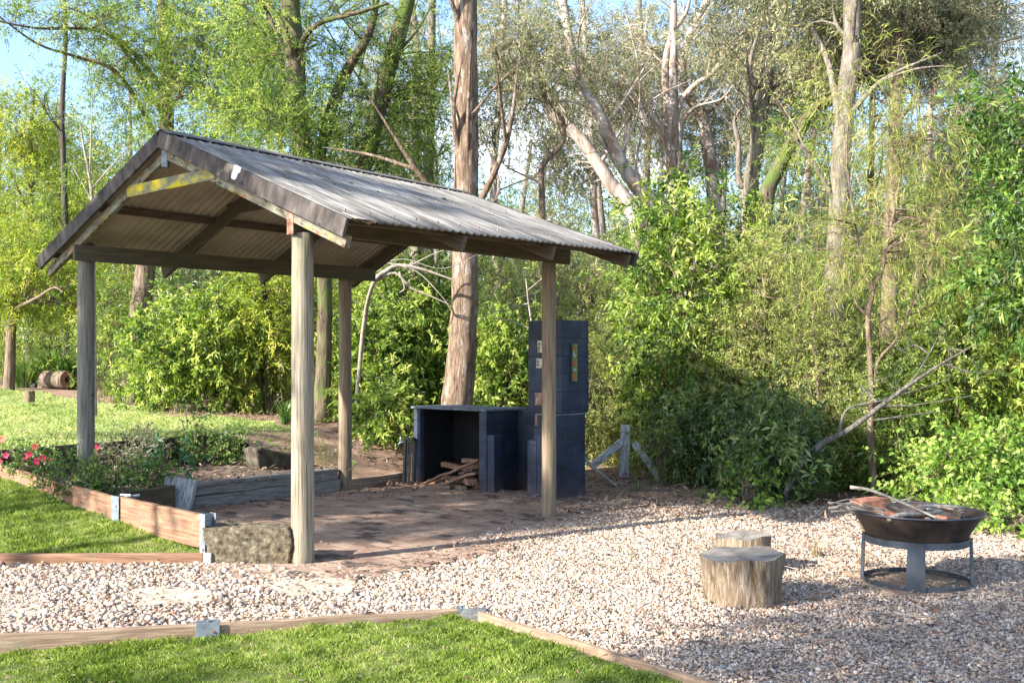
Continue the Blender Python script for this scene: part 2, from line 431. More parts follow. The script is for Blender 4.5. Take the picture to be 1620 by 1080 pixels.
def ell(px, py, Y, rx, ry, n, ryd=None):
    c = at(px, py, Y); return (tuple(c), (rx/F*Y, ryd or max(.5, (rx+ry)/2/F*Y), ry/F*Y), n)

# ------------------------------------------------------------------ camera, light, sky
cam = bpy.data.cameras.new('camera'); co = bpy.data.objects.new('camera', cam); COL.objects.link(co)
co.location = (0, 0, EYE); co.rotation_euler = (math.radians(90), 0, 0)
cam.sensor_width = 36; cam.lens = 36*F/1620; cam.shift_y = (YH-540)/1620; cam.clip_end = 1000; cam.clip_start = .05
sc.camera = co
EL = math.radians(28); SD = np.array([.85, .53]); SD = SD/np.linalg.norm(SD)
sun = bpy.data.lights.new('sun', 'SUN'); so = bpy.data.objects.new('sun', sun); COL.objects.link(so)
sdir = Vector((SD[0]*math.cos(EL), SD[1]*math.cos(EL), -math.sin(EL)))
so.rotation_euler = sdir.to_track_quat('-Z', 'Y').to_euler(); so.location = (-20, -10, 15)
sun.energy = 5.0; sun.angle = math.radians(.6); sun.color = (1, .94, .84)
w = bpy.data.worlds.new('World'); sc.world = w; w.use_nodes = True
nt = w.node_tree; bg = nt.nodes['Background']
sky = nt.nodes.new('ShaderNodeTexSky'); sky.sky_type = 'NISHITA'; sky.sun_disc = False
sky.sun_elevation = EL; sky.sun_rotation = math.atan2(-SD[0], -SD[1]); sky.air_density = 1.0; sky.dust_density = .8; sky.ozone_density = 3.5
tc = nt.nodes.new('ShaderNodeTexCoord')
cn = noise(nt, tc.outputs['Generated'], (1, 1, 2.2), 3.2, 7, .6, .4)
cf = ramp(nt, cn, [(0,0,0),(1,1,1)], .52, .74)
skc = mix(nt, cf, sky.outputs[0], (6.5, 6.8, 7.2))
hsv = nt.nodes.new('ShaderNodeHueSaturation'); hsv.inputs['Saturation'].default_value = .98; hsv.inputs['Value'].default_value = .95; hsv.inputs['Hue'].default_value = .502
nt.links.new(skc, hsv.inputs['Color']); nt.links.new(hsv.outputs[0], bg.inputs[0]); bg.inputs[1].default_value = .135
sc.view_settings.view_transform = 'Standard'; sc.view_settings.look = 'None'; sc.view_settings.gamma = 1
sc.view_settings.exposure = 1.84
sc.render.engine = 'CYCLES'
sc.cycles.max_bounces = 6; sc.cycles.diffuse_bounces = 3; sc.cycles.transmission_bounces = 3; sc.cycles.transparent_max_bounces = 4

# ------------------------------------------------------------------ ground surfaces
def inpoly(x, y, poly):
    ins = np.zeros(len(x), bool); j = len(poly)-1
    for i in range(len(poly)):
        xi, yi = poly[i]; xj, yj = poly[j]
        c = ((yi > y) != (yj > y)) & (x < (xj-xi)*(y-yi)/((yj-yi) or 1e-9)+xi)
        ins ^= c; j = i
    return ins
def surface(name, poly, zf, m, step=.15, kind='structure', jag=0):
    """a sheet over a polygon with heights zf(x, y): grid cells clipped to the outline"""
    bm = bmesh.new()
    vs = [bm.verts.new((p[0], p[1], 0)) for p in poly]
    bm.faces.new(vs)
    xs = [p[0] for p in poly]; ys = [p[1] for p in poly]
    def cuts(lo, hi, ax):
        n = int((hi-lo)/step)
        for i in range(1, n+1):
            co_ = [0, 0, 0]; no = [0, 0, 0]; co_[ax] = lo+i*step; no[ax] = 1
            g = bm.verts[:]+bm.edges[:]+bm.faces[:]
            bmesh.ops.bisect_plane(bm, geom=g, plane_co=co_, plane_no=no)
    cuts(min(xs), max(xs), 0); cuts(min(ys), max(ys), 1)
    X = np.array([v.co.x for v in bm.verts]); Y = np.array([v.co.y for v in bm.verts]); Z = zf(X, Y)*np.ones(len(X))
    for v, z in zip(bm.verts, Z): v.co.z = z
    me = bpy.data.meshes.new(name); bm.to_mesh(me); bm.free(); me.shade_smooth()
    o = link(name, me, m); return tag(o, kind=kind)

def wave(x, y, s, a): return a*(np.sin(x*s+1.3*np.sin(y*s*.7))+np.sin(y*s*1.3+np.cos(x*s*.9)))
M['forest_floor'] = mat('leaf_litter_floor', [(.04,.028,.018),(.1,.07,.045),(.17,.12,.08)], s=3, coord='World', rough=.95, bump=.8, bdist=.03,
                        spots=[((1,1,1), 14, .6, .7, (.2,.15,.1)), ((1,1,1), 2, .6, .7, (.06,.07,.02))])
M['earth'] = mat('bare_earth', [(.12,.075,.05),(.22,.14,.095),(.31,.21,.15)], s=4, coord='World', rough=.95, bump=.7, bdist=.02,
                 spots=[((1,1,1), 22, .58, .66, (.08,.045,.03)), ((1,1,1), 35, .64, .7, (.4,.31,.22)), ((1,1,1), 1.2, .6, .7, (.1,.12,.04))])
M['gravel_base'] = mat('gravel_fines', [(.2,.15,.11),(.36,.29,.22),(.5,.43,.35)], s=40, coord='World', rough=.95, bump=.6, bdist=.01,
                 spots=[((1,1,1), 2, .55, .7, (.15,.1,.07))])
M['paving_dirt'] = mat('paving_dirt', [(.05,.035,.025),(.09,.065,.05),(.14,.1,.08)], s=9, coord='World', rough=.95)
M['soil'] = mat('garden_soil', [(.05,.035,.025),(.11,.08,.06),(.18,.14,.11)], s=14, coord='World', rough=.95, bump=.8, bdist=.02)
M['lawn_far'] = mat('pale_lawn', [(.13,.18,.05),(.23,.28,.09),(.34,.37,.15)], s=6, coord='World', rough=.95, bump=.8, bdist=.03,
                 spots=[((1,1,1), 1.1, .55, .75, (.27,.24,.12)), ((1,1,1), 9, .62, .7, (.2,.15,.08)), ((1,3,1), .7, .6, .7, (.09,.13,.03))])
M['lawn_near'] = mat('lawn_turf', [(.05,.055,.015),(.09,.11,.025),(.16,.16,.06)], s=12, coord='World', rough=.95, bump=.8, bdist=.02)

def zground(x, y):
    u, v = uv(x, y); 
    z = -.13+(.58*sm(u, 5.15, 5.8))*(v < 3.2)+(.58*sm(u, 3.3, 5.2))*(v >= 3.2)+.0255*np.clip(u-5, 0, 60)
    return z+.1*sm(v, 3.0, 4.5)*1.0
n = 161
g1 = np.sinh(np.linspace(-4.2, 4.2, n))*6.0
XX, YY = np.meshgrid(g1, g1+10); XX = XX.ravel(); YY = YY.ravel()
ZZ = zground(XX, YY); idx = np.arange(n*n).reshape(n, n)
Fg = np.stack([idx[:-1, :-1], idx[:-1, 1:], idx[1:, 1:], idx[1:, :-1]], -1).reshape(-1, 4)
tag(link('ground', npmesh('ground', np.stack([XX, YY, ZZ], 1), Fg, None, True), M['forest_floor']), kind='structure')

# sleepers that border the lawns
s1 = [onz(-260, 1016, .03), onz(322, 986, .03), onz(724, 962, .03)]
zfg = lambda x, y: -.085+.085*np.clip((x+2.8)/2.8, 0, 1.0)+wave(x, y, 2, .006)
edge_a = onz(745, 976, 0); edge_b = onz(1082, 1080, 0)
edge_dir = (edge_b-edge_a).normalized(); edge_c = edge_b+edge_dir*2.6
lawn_poly = [(-6, 2.2), (edge_c.x-.035, 2.2), (edge_c.x-.035, edge_c.y-.03), (edge_a.x-.03, edge_a.y-.03), (s1[2].x, s1[2].y-.03), (s1[1].x, s1[1].y-.03), (s1[0].x, s1[0].y-.03), (-6, s1[0].y-.05)]
surface('foreground_lawn', lawn_poly, zfg, M['lawn_near'], .2)

# yard of pebbles
yard = [(-7, 5.2), (s1[0].x, s1[0].y+.02), (s1[1].x, s1[1].y+.02), (s1[2].x, s1[2].y+.02), (edge_a.x+.03, edge_a.y+.025), (edge_c.x+.03, edge_c.y+.025), (edge_c.x+.03, 2.2), (9, 2.2), (9, 8.5), (4.3, 8.9), (3.4, 10.6), (2.0, 11.3), (1.2, 11.4), (.35, 10.2), (-1.0, 7.35), (-1.2, 7.85), (-2.35, 7.75), (-7, 7.75)]
zy = lambda x, y: wave(x, y, 1.7, .008)+.001
surface('gravel_yard', yard, zy, M['gravel_base'], .25)
# bricks
pave = [xy(3.3, -.6), xy(3.35, 3.9), xy(-.8, 4.3), xy(-.72, -.65)]
surface('paving_bed', pave, lambda x, y: x*0+.0165+wave(x, y, 4, .0006), M['paving_dirt'], .5)
# bare earth around and behind
def earth_z(x, y):
    u, v = uv(x, y); return zt(x, y)-.012+wave(x, y, 2.2, .012)
earth_poly = [xy(20, 9), xy(-.5, 9), xy(-.6, 3.95), xy(3.3, 3.95), xy(3.25, 2.55), xy(5.1, 2.55), xy(5.1, 3.0), xy(8, 3.3), xy(20, 4.5)]
surface('bare_earth', earth_poly, lambda x, y: earth_z(x, y)+.014, M['earth'], .3)
# upper lawn
rng = np.random.default_rng(5)
edge = [xy(u, 3.75+.09*max(0, u-8.5)+.12*math.sin(u*2.1)+.1*math.sin(u*5.3)) for u in np.arange(5.1, 24, .5)]
up_poly = [xy(3.85, 2.9), xy(3.8, 3.3), xy(4.1, 3.75), xy(4.6, 3.6)]+edge+[xy(26, -6), xy(7, -6), xy(4.7, -.44), xy(4.78, 0), xy(5.16, 2.75)]
surface('upper_lawn', up_poly, lambda x, y: zt(x, y)+.006+wave(x, y, 1.1, .012), M['lawn_far'], .4)
# triangular lawn between the two red sleepers
ztri = lambda x, y: .07+.095*np.clip(y-7.6, 0, 4)+wave(x, y, 3, .006)
tri_poly = [(-2.3, 7.6), (-2.34, 7.72), (-5.22, 10.42), (-9.5, 10.6), (-9.5, 7.6)]
surface('lower_lawn', tri_poly, ztri, M['lawn_near'], .2)
# garden bed
bed_z = lambda x, y: .13+.03*uv(x, y)[0]+wave(x, y, 5, .012)
bed_poly = [xy(2.55, -.42), xy(4.6, -.42), xy(5.1, 2.5), xy(4.8, 3.0), xy(3.25, 3.0), xy(3.1, .75)]
surface('garden_soil', bed_poly, bed_z, M['soil'], .15)

# bricks of the paving: one sheet of laid bricks
def bricks():
    V = []; Fc = []; T = []; rg = np.random.default_rng(3)
    bw, bh = .228, .112; o = 0
    base = np.array([(-1,-1,0),(1,-1,0),(1,1,0),(-1,1,0),(-.99,-.98,1),(.99,-.98,1),(.99,.98,1),(-.99,.98,1)], float)
    fcs = np.array([(0,1,5,4),(1,2,6,5),(2,3,7,6),(3,0,4,7),(4,5,6,7)])
    row = 0; v = -.6
    while v < 4.2:
        u = -.8+(.114 if row % 2 else 0)
        while u < 3.3:
            jx, jy, jz = rg.normal(0, .002), rg.normal(0, .002), rg.normal(0, .0009)
            b = base.copy(); b[:, 0] *= bw/2-.0034; b[:, 1] *= bh/2-.0032; b[:, 2] *= .016
            a = rg.normal(0, .012); ca, sa = math.cos(a), math.sin(a)
            p = np.stack([b[:, 0]*ca-b[:, 1]*sa+u+bw/2+jx, b[:, 0]*sa+b[:, 1]*ca+v+jy, b[:, 2]], 1)
            x, y = BX+p[:, 0]*UU[0]+p[:, 1]*VV[0], BY+p[:, 0]*UU[1]+p[:, 1]*VV[1]
            V.append(np.stack([x, y, p[:, 2]+jz+.002+rg.normal(0, .0006, 8)*(p[:, 2] > .01)], 1)); Fc.append(fcs+o); o += 8
            T += [rg.random()]*5; u += bw
        v += bh; row += 1
    return np.concatenate(V), np.concatenate(Fc), T
bv, bf, bt = bricks()
def brickmat():
    m, nt, b, out = newmat('paving_brick')
    a = nt.nodes.new('ShaderNodeAttribute'); a.attribute_name = 'tint'
    c = ramp(nt, a.outputs['Fac'], [(.17,.105,.078),(.32,.215,.16),(.24,.155,.115),(.38,.275,.21)], 0, 1)
    g = nt.nodes.new('ShaderNodeNewGeometry')
    n = noise(nt, g.outputs['Position'], (1,1,1), 3, 6); c = mix(nt, ramp(nt, n, [(0,0,0),(1,1,1)], .42, .72), c, (.34,.26,.2))
    n = noise(nt, g.outputs['Position'], (1,1,1), 30, 6, .7); c = mix(nt, .6, c, ramp(nt, n, [(.5,.45,.4),(1.2,1.2,1.2)], .35, .65), 'MULTIPLY')
    nt.links.new(c, b.inputs['Base Color']); b.inputs['Roughness'].default_value = .92; b.inputs['Specular IOR Level'].default_value = .2
    bn = nt.nodes.new('ShaderNodeBump'); bn.inputs['Strength'].default_value = .5; bn.inputs['Distance'].default_value = .006
    nt.links.new(n, bn.inputs['Height']); nt.links.new(bn.outputs[0], b.inputs['Normal']); return m
tag(link('brick_paving', npmesh('brick_paving', bv, bf, bt), brickmat()), kind='structure')

# ------------------------------------------------------------------ pebbles
ICO = None
def ico():
    global ICO
    if ICO is None:
        bm = bmesh.new(); bmesh.ops.create_icosphere(bm, subdivisions=1, radius=1)
        ICO = (np.array([v.co[:] for v in bm.verts]), np.array([[v.index for v in f.verts] for f in bm.faces])); bm.free()
    return ICO
def stones(P, size, rng, flat=.6, squash=.75, jit=.12):
    v, f = ico(); n = len(P)
    V = v[None]*(1+rng.normal(0, jit, (n, len(v), 1)))
    s = np.stack([size*rng.uniform(.85, 1.25, n), size*rng.uniform(.6, 1, n)*squash*1.25, size*rng.uniform(.45, .8, n)*flat*1.3], 1)[:, None, :]
    V = V*s
    a = rng.uniform(0, 6.28, n); t = rng.normal(0, .35, n)
    ct, st = np.cos(t)[:, None], np.sin(t)[:, None]
    x, y, z = V[..., 0], V[..., 1], V[..., 2]
    x, z = x*ct-z*st, x*st+z*ct
    ca, sa = np.cos(a)[:, None], np.sin(a)[:, None]
    V = np.stack([x*ca-y*sa, x*sa+y*ca, z], -1)+P[:, None, :]
    Fc = f[None]+np.arange(n)[:, None, None]*len(v)
    return V.reshape(-1, 3), Fc.reshape(-1, 3)
stepping = [([(0-60, 942), (58, 942), (70, 962), (66, 978), (-80, 984)], 0), ([(205, 936), (250, 932), (338, 938), (335, 952), (220, 962)], 1), ([(418, 925), (520, 917), (572, 925), (560, 940), (450, 946)], 2)]
step_polys = [[(onz(a, b).x, onz(a, b).y) for a, b in p] for p, _ in stepping]
def scatter(x0, x1, y0, y1, sp, rng):
    gx, gy = np.meshgrid(np.arange(x0, x1, sp), np.arange(y0, y1, sp))
    x = gx.ravel()+rng.uniform(-.5, .5, gx.size)*sp; y = gy.ravel()+rng.uniform(-.5, .5, gx.size)*sp
    return x, y
def visx(x, y, m=.6): return np.abs(x) < y*.5+m
rng = np.random.default_rng(21)
xs = []; ys = []; ss = []
for (y0, y1, sp, s) in ((4.0, 6.6, .0235, .0138), (6.6, 8.6, .026, .0148), (8.6, 12, .036, .018)):
    x, y = scatter(-6, 6.2, y0, y1, sp, rng)
    k = visx(x, y) & inpoly(x, y, yard); x = x[k]; y = y[k]
    big = sm(-x, -.2, 1.2)                  # larger round stones on the path at the left
    keep = rng.random(len(x)) < (1-.45*big)
    for sp_ in step_polys: keep &= ~inpoly(x, y, sp_) | (rng.random(len(x)) < .2)
    # thinner towards the trees, on the bare patch beside the fire bowl and over the paving edge
    thin = .2*sm(np.sin(x*2.1+y)+np.cos(y*2.7-x), .6, 1.5)*(x > .3)+.45*sm(y-.3*x, 9.3, 10.3)+.6*np.exp(-((x-2.1)**2/.35+(y-7.4)**2/.5))
    keep &= rng.random(len(x)) > thin
    x = x[keep]; y = y[keep]; big = big[keep]
    xs.append(x); ys.append(y); ss.append(s*(1+.42*big)*rng.uniform(.5, 1.35, len(x)))
# strays on the paving edge
x, y = scatter(-1.6, 2, 7.1, 11.6, .06, rng); u, v = uv(x, y); k = (rng.random(len(x)) < np.exp(-np.maximum(u+.62, 0)*6)) & (u > -.8)
xs.append(x[k]); ys.append(y[k]); ss.append(np.full(k.sum(), .017))
X = np.concatenate(xs); Y = np.concatenate(ys); S = np.concatenate(ss)
P = np.stack([X, Y, wave(X, Y, 1.7, .008)+S*.25+rng.uniform(0, .012, len(X))], 1)
V, Fc = stones(P, S, rng)
peb = tintmat('pebbles', [(.09,.082,.078),(.24,.19,.155),(.38,.28,.205),(.48,.36,.26),(.54,.45,.35),(.28,.15,.09),(.46,.42,.37),(.41,.31,.235),(.14,.135,.135),(.44,.29,.18),(.62,.55,.47)], .75, nz=None)
tt = np.repeat(rng.random(len(P)), 20)
tag(link('pebbles', npmesh('pebbles', V, Fc, tt, True), peb), 'cream and grey pebbles covering the yard', 'gravel', kind='stuff')

v8 = np.array([(1,0,0),(-1,0,0),(0,1,0),(0,-1,0),(0,0,1),(0,0,-1)], float); f8 = np.array([(0,2,4),(2,1,4),(1,3,4),(3,0,4),(2,0,5),(1,2,5),(3,1,5),(0,3,5)])
x, y = scatter(-6, 6.2, 4.0, 9.5, .0185, rng); k = visx(x, y, .2) & inpoly(x, y, yard) & (rng.random(len(x)) < .75); x = x[k]; y = y[k]; n_ = len(x)
sz = rng.uniform(.004, .0095, (n_, 1, 1)); vv8 = v8[None]*(1+rng.normal(0, .25, (n_, 6, 3)))*sz+np.stack([x, y, wave(x, y, 1.7, .008)+.006+rng.uniform(0, .012, n_)], 1)[:, None, :]
tag(link('gravel_chips', npmesh('gravel_chips', vv8.reshape(-1, 3), (f8[None]+np.arange(n_)[:, None, None]*6).reshape(-1, 3), np.repeat(rng.random(n_), 8)), peb), 'small stone chips between the pebbles', 'gravel', kind='stuff')
# stepping stones
names = ['sandy stepping stone at the left edge of the pebble path', 'sandy stepping stone in the middle of the pebble path, half buried', 'sandy stepping stone of the pebble path nearest the shelter post']
for (p, i), pl in zip(stepping, step_polys):
    mb = MB(); nn = len(pl); c = Vector((sum(a for a, b in pl)/nn, sum(b for a, b in pl)/nn, 0))
    bm = bmesh.new(); vs = [bm.verts.new((a, b, -.02)) for a, b in pl]; f = bm.faces.new(vs)
    if f.calc_area() and f.normal.z < 0: f.normal_flip()
    r = bmesh.ops.extrude_face_region(bm, geom=[f]); 
    for e in r['geom']:
        if isinstance(e, bmesh.types.BMVert): e.co.z = .022
    bmesh.ops.subdivide_edges(bm, edges=bm.edges[:], cuts=2)
    for vtx in bm.verts: vtx.co += Vector((random.uniform(-.008, .008), random.uniform(-.008, .008), random.uniform(-.002, .002)))
    bmesh.ops.recalc_face_normals(bm, faces=bm.faces)
    me = bpy.data.meshes.new('stepping_stone'); bm.to_mesh(me); bm.free()
    tag(link('stepping_stone', me, M['slab'], base=c, bevel=.006), names[i], 'stepping stone', 'stepping stones in the pebble path')

# ------------------------------------------------------------------ loose litter
def flatleaves(x, y, z, rng, LL, LW, tilt=.25):
    n = len(x); a = rng.uniform(0, 6.28, n); D = np.stack([np.cos(a), np.sin(a), rng.normal(0, tilt, n)], 1); D = unit(D)
    S = unit(np.stack([-np.sin(a), np.cos(a), rng.normal(0, tilt*1.4, n)], 1))
    P = np.stack([x, y, z], 1); LL = (LL*rng.uniform(.5, 1.3, n))[:, None]; LW = (LW*rng.uniform(.6, 1.3, n))[:, None]
    C = S*rng.normal(0, .12, (n, 1))*LL
    v = np.stack([P, P+D*LL*.5+S*LW/2+C+np.array([0, 0, .004]), P+D*LL, P+D*LL*.5-S*LW/2+C+np.array([0, 0, .002])], 1)
    return v.reshape(-1, 3)
litm = tintmat('fallen_leaves', [(.06,.035,.025),(.13,.075,.05),(.22,.12,.08),(.3,.19,.13),(.38,.28,.2),(.2,.16,.13)], .8, nz=40)
rng = np.random.default_rng(31)
x, y = scatter(-5, 5.5, 4.2, 11.6, .06, rng); k = visx(x, y) & inpoly(x, y, yard)
dn = .22+.6*sm(x, .2, 1.6)*(1-.35*sm(y, 6, 7))+.5*sm(y-.3*x, 9.2, 10.4)+.45*np.exp(-((uv(x, y)[0]+.75)**2)/.08)+.5*np.exp(-((x-2.1)**2/.4+(y-7.4)**2/.5))
ed = np.abs((x-edge_a.x)*edge_dir.y-(y-edge_a.y)*edge_dir.x); dn = dn+.7*np.exp(-(ed/.16)**2)*(x > -.2)
k &= rng.random(len(x)) < dn
x = x[k]; y = y[k]; v = flatleaves(x, y, .018+rng.uniform(0, .022, len(x)), rng, .075, .017)
tag(link('fallen_leaves', npmesh('fallen_leaves', v, quads(len(x)), rng.random(len(x))), litm), 'dry brown gum leaves and bark flakes strewn over the pebbles', 'leaf litter', kind='stuff')
x, y = scatter(-3.8, 1.8, 6.6, 13, .07, rng); u, vv_ = uv(x, y)
k = (u > -.7) & (u < 3.4) & (vv_ > -.5) & (vv_ < 4.0)
dn = .02+.8*np.exp(-((u-3.0)/.25)**2)*(vv_ > .6)+.8*np.exp(-((vv_-3.55)/.3)**2)+.5*np.exp(-((u+.55)/.2)**2)+.25*sm(np.sin(u*3)+np.cos(vv_*2.3), .9, 1.6)
k &= rng.random(len(x)) < dn; x = x[k]; y = y[k]
x = np.repeat(x, 2)+rng.normal(0, .04, 2*len(x)); y = np.repeat(y, 2)+rng.normal(0, .04, len(x))
v = flatleaves(x, y, .02+rng.uniform(0, .015, len(x)), rng, .06, .014)
tag(link('paving_litter', npmesh('paving_litter', v, quads(len(x)), rng.random(len(x))*.8), litm), 'dark leaf litter gathered along the edges of the brick paving', 'leaf litter', kind='stuff')
x, y = scatter(-9, 5, 7.5, 20, .075, rng); u, vv_ = uv(x, y)
k = ((u > 3.1) & (u < 5.0) & (vv_ > 0) & (vv_ < 2.8)) | ((vv_ > 3.75+.09*np.maximum(u-8.5, 0)) & (vv_ < 6.5) & (u > -2.5) & (u < 13)) | ((u > 2.6) & (u < 3.4) & (vv_ > 2.6) & (vv_ < 4.5)) | ((u < 1) & (vv_ > 4.5) & (vv_ < 6.5) & (u > -6))
k &= visx(x, y, .3) & (rng.random(len(x)) < .75)
x = x[k]; y = y[k]; u, vv_ = uv(x, y)
zz = np.where((vv_ < 2.9) & (u > 3.0) & (u < 5.1), bed_z(x, y), zt(x, y))+.02+rng.uniform(0, .02, len(x))
zz = np.where((u < 3.2), np.maximum(zz, .02), zz)
v = flatleaves(x, y, zz, rng, .1, .022, .35)
tag(link('mulch', npmesh('mulch', v, quads(len(x)), rng.random(len(x))), litm), 'brown mulch and fallen leaves over the bed and under the trees', 'mulch', kind='stuff')

# ------------------------------------------------------------------ grass
def grass(name, poly, zf, dens, h, wd, m, label, rng, lim=None, lean=.35):
    xs_ = [p[0] for p in poly]; ys_ = [p[1] for p in poly]
    A = (max(xs_)-min(xs_))*(max(ys_)-min(ys_)); n = int(A*dens)
    x = rng.uniform(min(xs_), max(xs_), n); y = rng.uniform(min(ys_), max(ys_), n)
    k = inpoly(x, y, poly) & visx(x, y, .3) & (y > 4.3)
    if lim is not None: k &= lim(x, y, rng)
    x = x[k]; y = y[k]; n = len(x)
    P = np.stack([x, y, zf(x, y)-.004], 1); a = rng.uniform(0, 6.28, n); S = np.stack([np.cos(a), np.sin(a), 0*a], 1)
    patch = .72+.3*np.sin(x*5+np.sin(y*4)*2)*np.cos(y*6+x)+.28*np.sin(x*23+y*9)*np.sin(y*31-x*7)
    H = (h*rng.uniform(.5, 1.3, n)*patch)[:, None]; W = (wd*rng.uniform(.6, 1.3, n))[:, None]
    ln = rng.normal(0, lean, (n, 3)); ln[:, 2] = 0
    U_ = np.array([0, 0, 1.])
    v = np.stack([P-S*W/2, P+S*W/2, P+U_*H*.6+ln*H*.35+S*W*.35, P+U_*H*.97+ln*H], 1)
    t = np.clip(rng.normal(.42, .28, n)+.14*np.sin(x*3+y*2)+.2*np.sin(x*11-y*7)*np.sin(y*9)+.1*np.sin(x*29+y*17), 0, 1)
    me = npmesh(name, v.reshape(-1, 3), quads(n), t)
    return tag(link(name, me, m), label, 'grass', kind='stuff')
gm = leafmat('grass_blades', [(.07,.11,.016),(.15,.22,.032),(.25,.33,.06),(.4,.4,.17)], .35, .5, .3)
gm2 = leafmat('pale_grass_blades', [(.13,.19,.045),(.25,.32,.085),(.38,.43,.15),(.48,.44,.22)], .35, .6, .3)
rng = np.random.default_rng(41)
grass('grass', lawn_poly, zfg, 27000, .034, .003, gm, 'short green grass of the foreground lawn', rng)
grass('grass', [(-4, s1[0].y-.08), (s1[1].x, s1[1].y-.03), (s1[2].x, s1[2].y-.03), (edge_a.x-.06, edge_a.y-.04), (edge_a.x-.06, edge_a.y-.09), (s1[2].x, s1[2].y-.1), (s1[1].x, s1[1].y-.1), (-4, s1[0].y-.16)], zfg, 9000, .042, .0033, gm, 'longer ragged grass along the edge of the foreground lawn', rng)
grass('grass', tri_poly, ztri, 15000, .04, .0045, gm, 'green grass of the small lawn between the red sleepers', rng, lambda x, y, r: y < 10.8)
nl = lambda x, y, r: (r.random(len(x)) < np.clip(1.6-(y-10)/9, .25, 1)) & (y < 24)
grass('grass', up_poly, lambda x, y: zt(x, y)+.006+wave(x, y, 1.1, .012), 1500, .045, .012, gm2, 'pale sunlit grass of the upper lawn', rng, nl, .6)

rng = np.random.default_rng(55)
x = rng.uniform(-4, 2, 420); y = rng.uniform(4.3, 6, 420); k = inpoly(x, y, lawn_poly) & visx(x, y); x = x[k]; y = y[k]
v = flatleaves(x, y, zfg(x, y)+rng.uniform(.02, .038, len(x)), rng, .05, .011, .4)
tag(link('lawn_leaves', npmesh('lawn_leaves', v, quads(len(x)), rng.random(len(x))), litm), 'stray dry leaves on the foreground lawn', 'leaf litter', kind='stuff')

# ------------------------------------------------------------------ shelter
pA = Vector((-4.073, 9.79, .1)); pB = Vector((BX, BY, 0)); pC = Vector((-1.946, 11.94, .06)); pD = Vector((.355, 9.838, 0))
aF = Vector((-2.94, 8.63, 3.41)); aB = Vector((-.56, 11.3, 3.345))
rF = Vector((-1.121, 7.04, 2.46)); rB = Vector((1.142, 9.585, 2.5))
lF = Vector((-4.626, 10.1, 2.51)); lB = Vector((-1.98, 12.5, 2.5))
sh = empty('shelter', (-1.8, 9.7, 0), 'open timber picnic shelter with a corrugated gable roof on four round posts', 'shelter')
def post(p, ztop, r, m, lean=(0, 0)):
    mb = MB(); pts = []; n = 12
    for i in range(n+1):
        t = i/n; pts.append(Vector((p.x+lean[0]*t, p.y+lean[1]*t, p.z-.15+(ztop-p.z+.15)*t)))
    mb.tube(pts, [r*(1.04-.07*i/n) for i in range(n+1)], 24, rough=.01)
    return mb.build('post', m, sh, base=(p.x, p.y, p.z), smooth=False)
def shade(o):
    for pl in o.data.polygons: pl.use_smooth = len(pl.vertices) == 4
shade(post(pA, 2.63, .078, M['post_dark'])); shade(post(pB, 2.45, .083, M['post']))
shade(post(pC, 2.57, .075, M['post_brown'])); shade(post(pD, 2.455, .068, M['post_brown']))
V3 = Vector((VV[0], VV[1], 0)); U3 = Vector((UU[0], UU[1], 0))
def ext(a, b, e0, e1):
    d = (b-a).normalized(); return a-d*e0, b+d*e1
# eave beams
b0, b1 = ext(Vector((pB.x, pB.y, 2.455+.085)), Vector((pD.x, pD.y, 2.455+.085)), .1, .3)
beam('beam', b0, b1, .07, .17, M['beam'], sh)
o2 = (-U3*.10)
a0, a1 = ext(Vector((pA.x, pA.y, 2.525))+o2, Vector((pC.x, pC.y, 2.525))+o2, .16, .35)
beam('beam', a0, a1, .045, .15, M['beam'], sh)
# roof surfaces (plane points)
def RP(s, t, side):
    a = aF.lerp(aB, s); e = (rF.lerp(rB, s) if side > 0 else lF.lerp(lB, s)); return a.lerp(e, t)
def roofsheet(side):
    ns = 45*6; ntt = 6; V = []; UVs = []
    for i in range(ns+1):
        s = i/ns; w_ = .009*math.sin(2*math.pi*45*s)
        for j in range(ntt+1):
            t = j/ntt; p = RP(s, t, side)
            p = p+Vector((0, 0, w_+.028)); 
            if j == ntt: p += (RP(s, 1, side)-RP(s, 0, side)).normalized()*(.02+.006*math.sin(s*37))
            V.append(p); UVs.append((s*3.4, t*2.3))
    Fc = []
    for i in range(ns):
        for j in range(ntt):
            a = i*(ntt+1)+j; Fc.append((a, a+1, a+ntt+2, a+ntt+1))
    me = bpy.data.meshes.new('roof_sheet'); me.from_pydata(V, [], Fc)
    ul = me.uv_layers.new(name='UVMap')
    for lp in me.loops: ul.data[lp.index].uv = UVs[lp.vertex_index]
    me.shade_smooth()
    bm = bmesh.new(); bm.from_mesh(me); bm.normal_update()
    if sum(f.normal.z for f in bm.faces) < 0:
        for f in bm.faces: f.normal_flip()
    bm.to_mesh(me); bm.free()
    o = link('roof_sheet', me, [M['corr'], M['corr_under']], sh)
    s = o.modifiers.new('s', 'SOLIDIFY'); s.thickness = .006; s.offset = -1; s.material_offset = 1
    return o
roofsheet(1); roofsheet(-1)
# ridge cap
for sd in (1, -1):
    p = [RP(0, -.005, sd), RP(1, -.005, sd), RP(1, .075, sd), RP(0, .075, sd)]
mb = MB()
c0 = [RP(0, .06, 1), RP(0, 0, 1), RP(0, .06, -1)]; c1 = [RP(1, .06, 1), RP(1, 0, 1), RP(1, .06, -1)]
dv = (aB-aF).normalized()*.03
vs = [q+Vector((0, 0, .047))-dv for q in c0]+[q+Vector((0, 0, .047))+dv for q in c1]
mb.add(vs, [(0, 1, 4, 3), (1, 2, 5, 4)]); mb.build('ridge_cap', M['ridge'], sh, solid=.006)
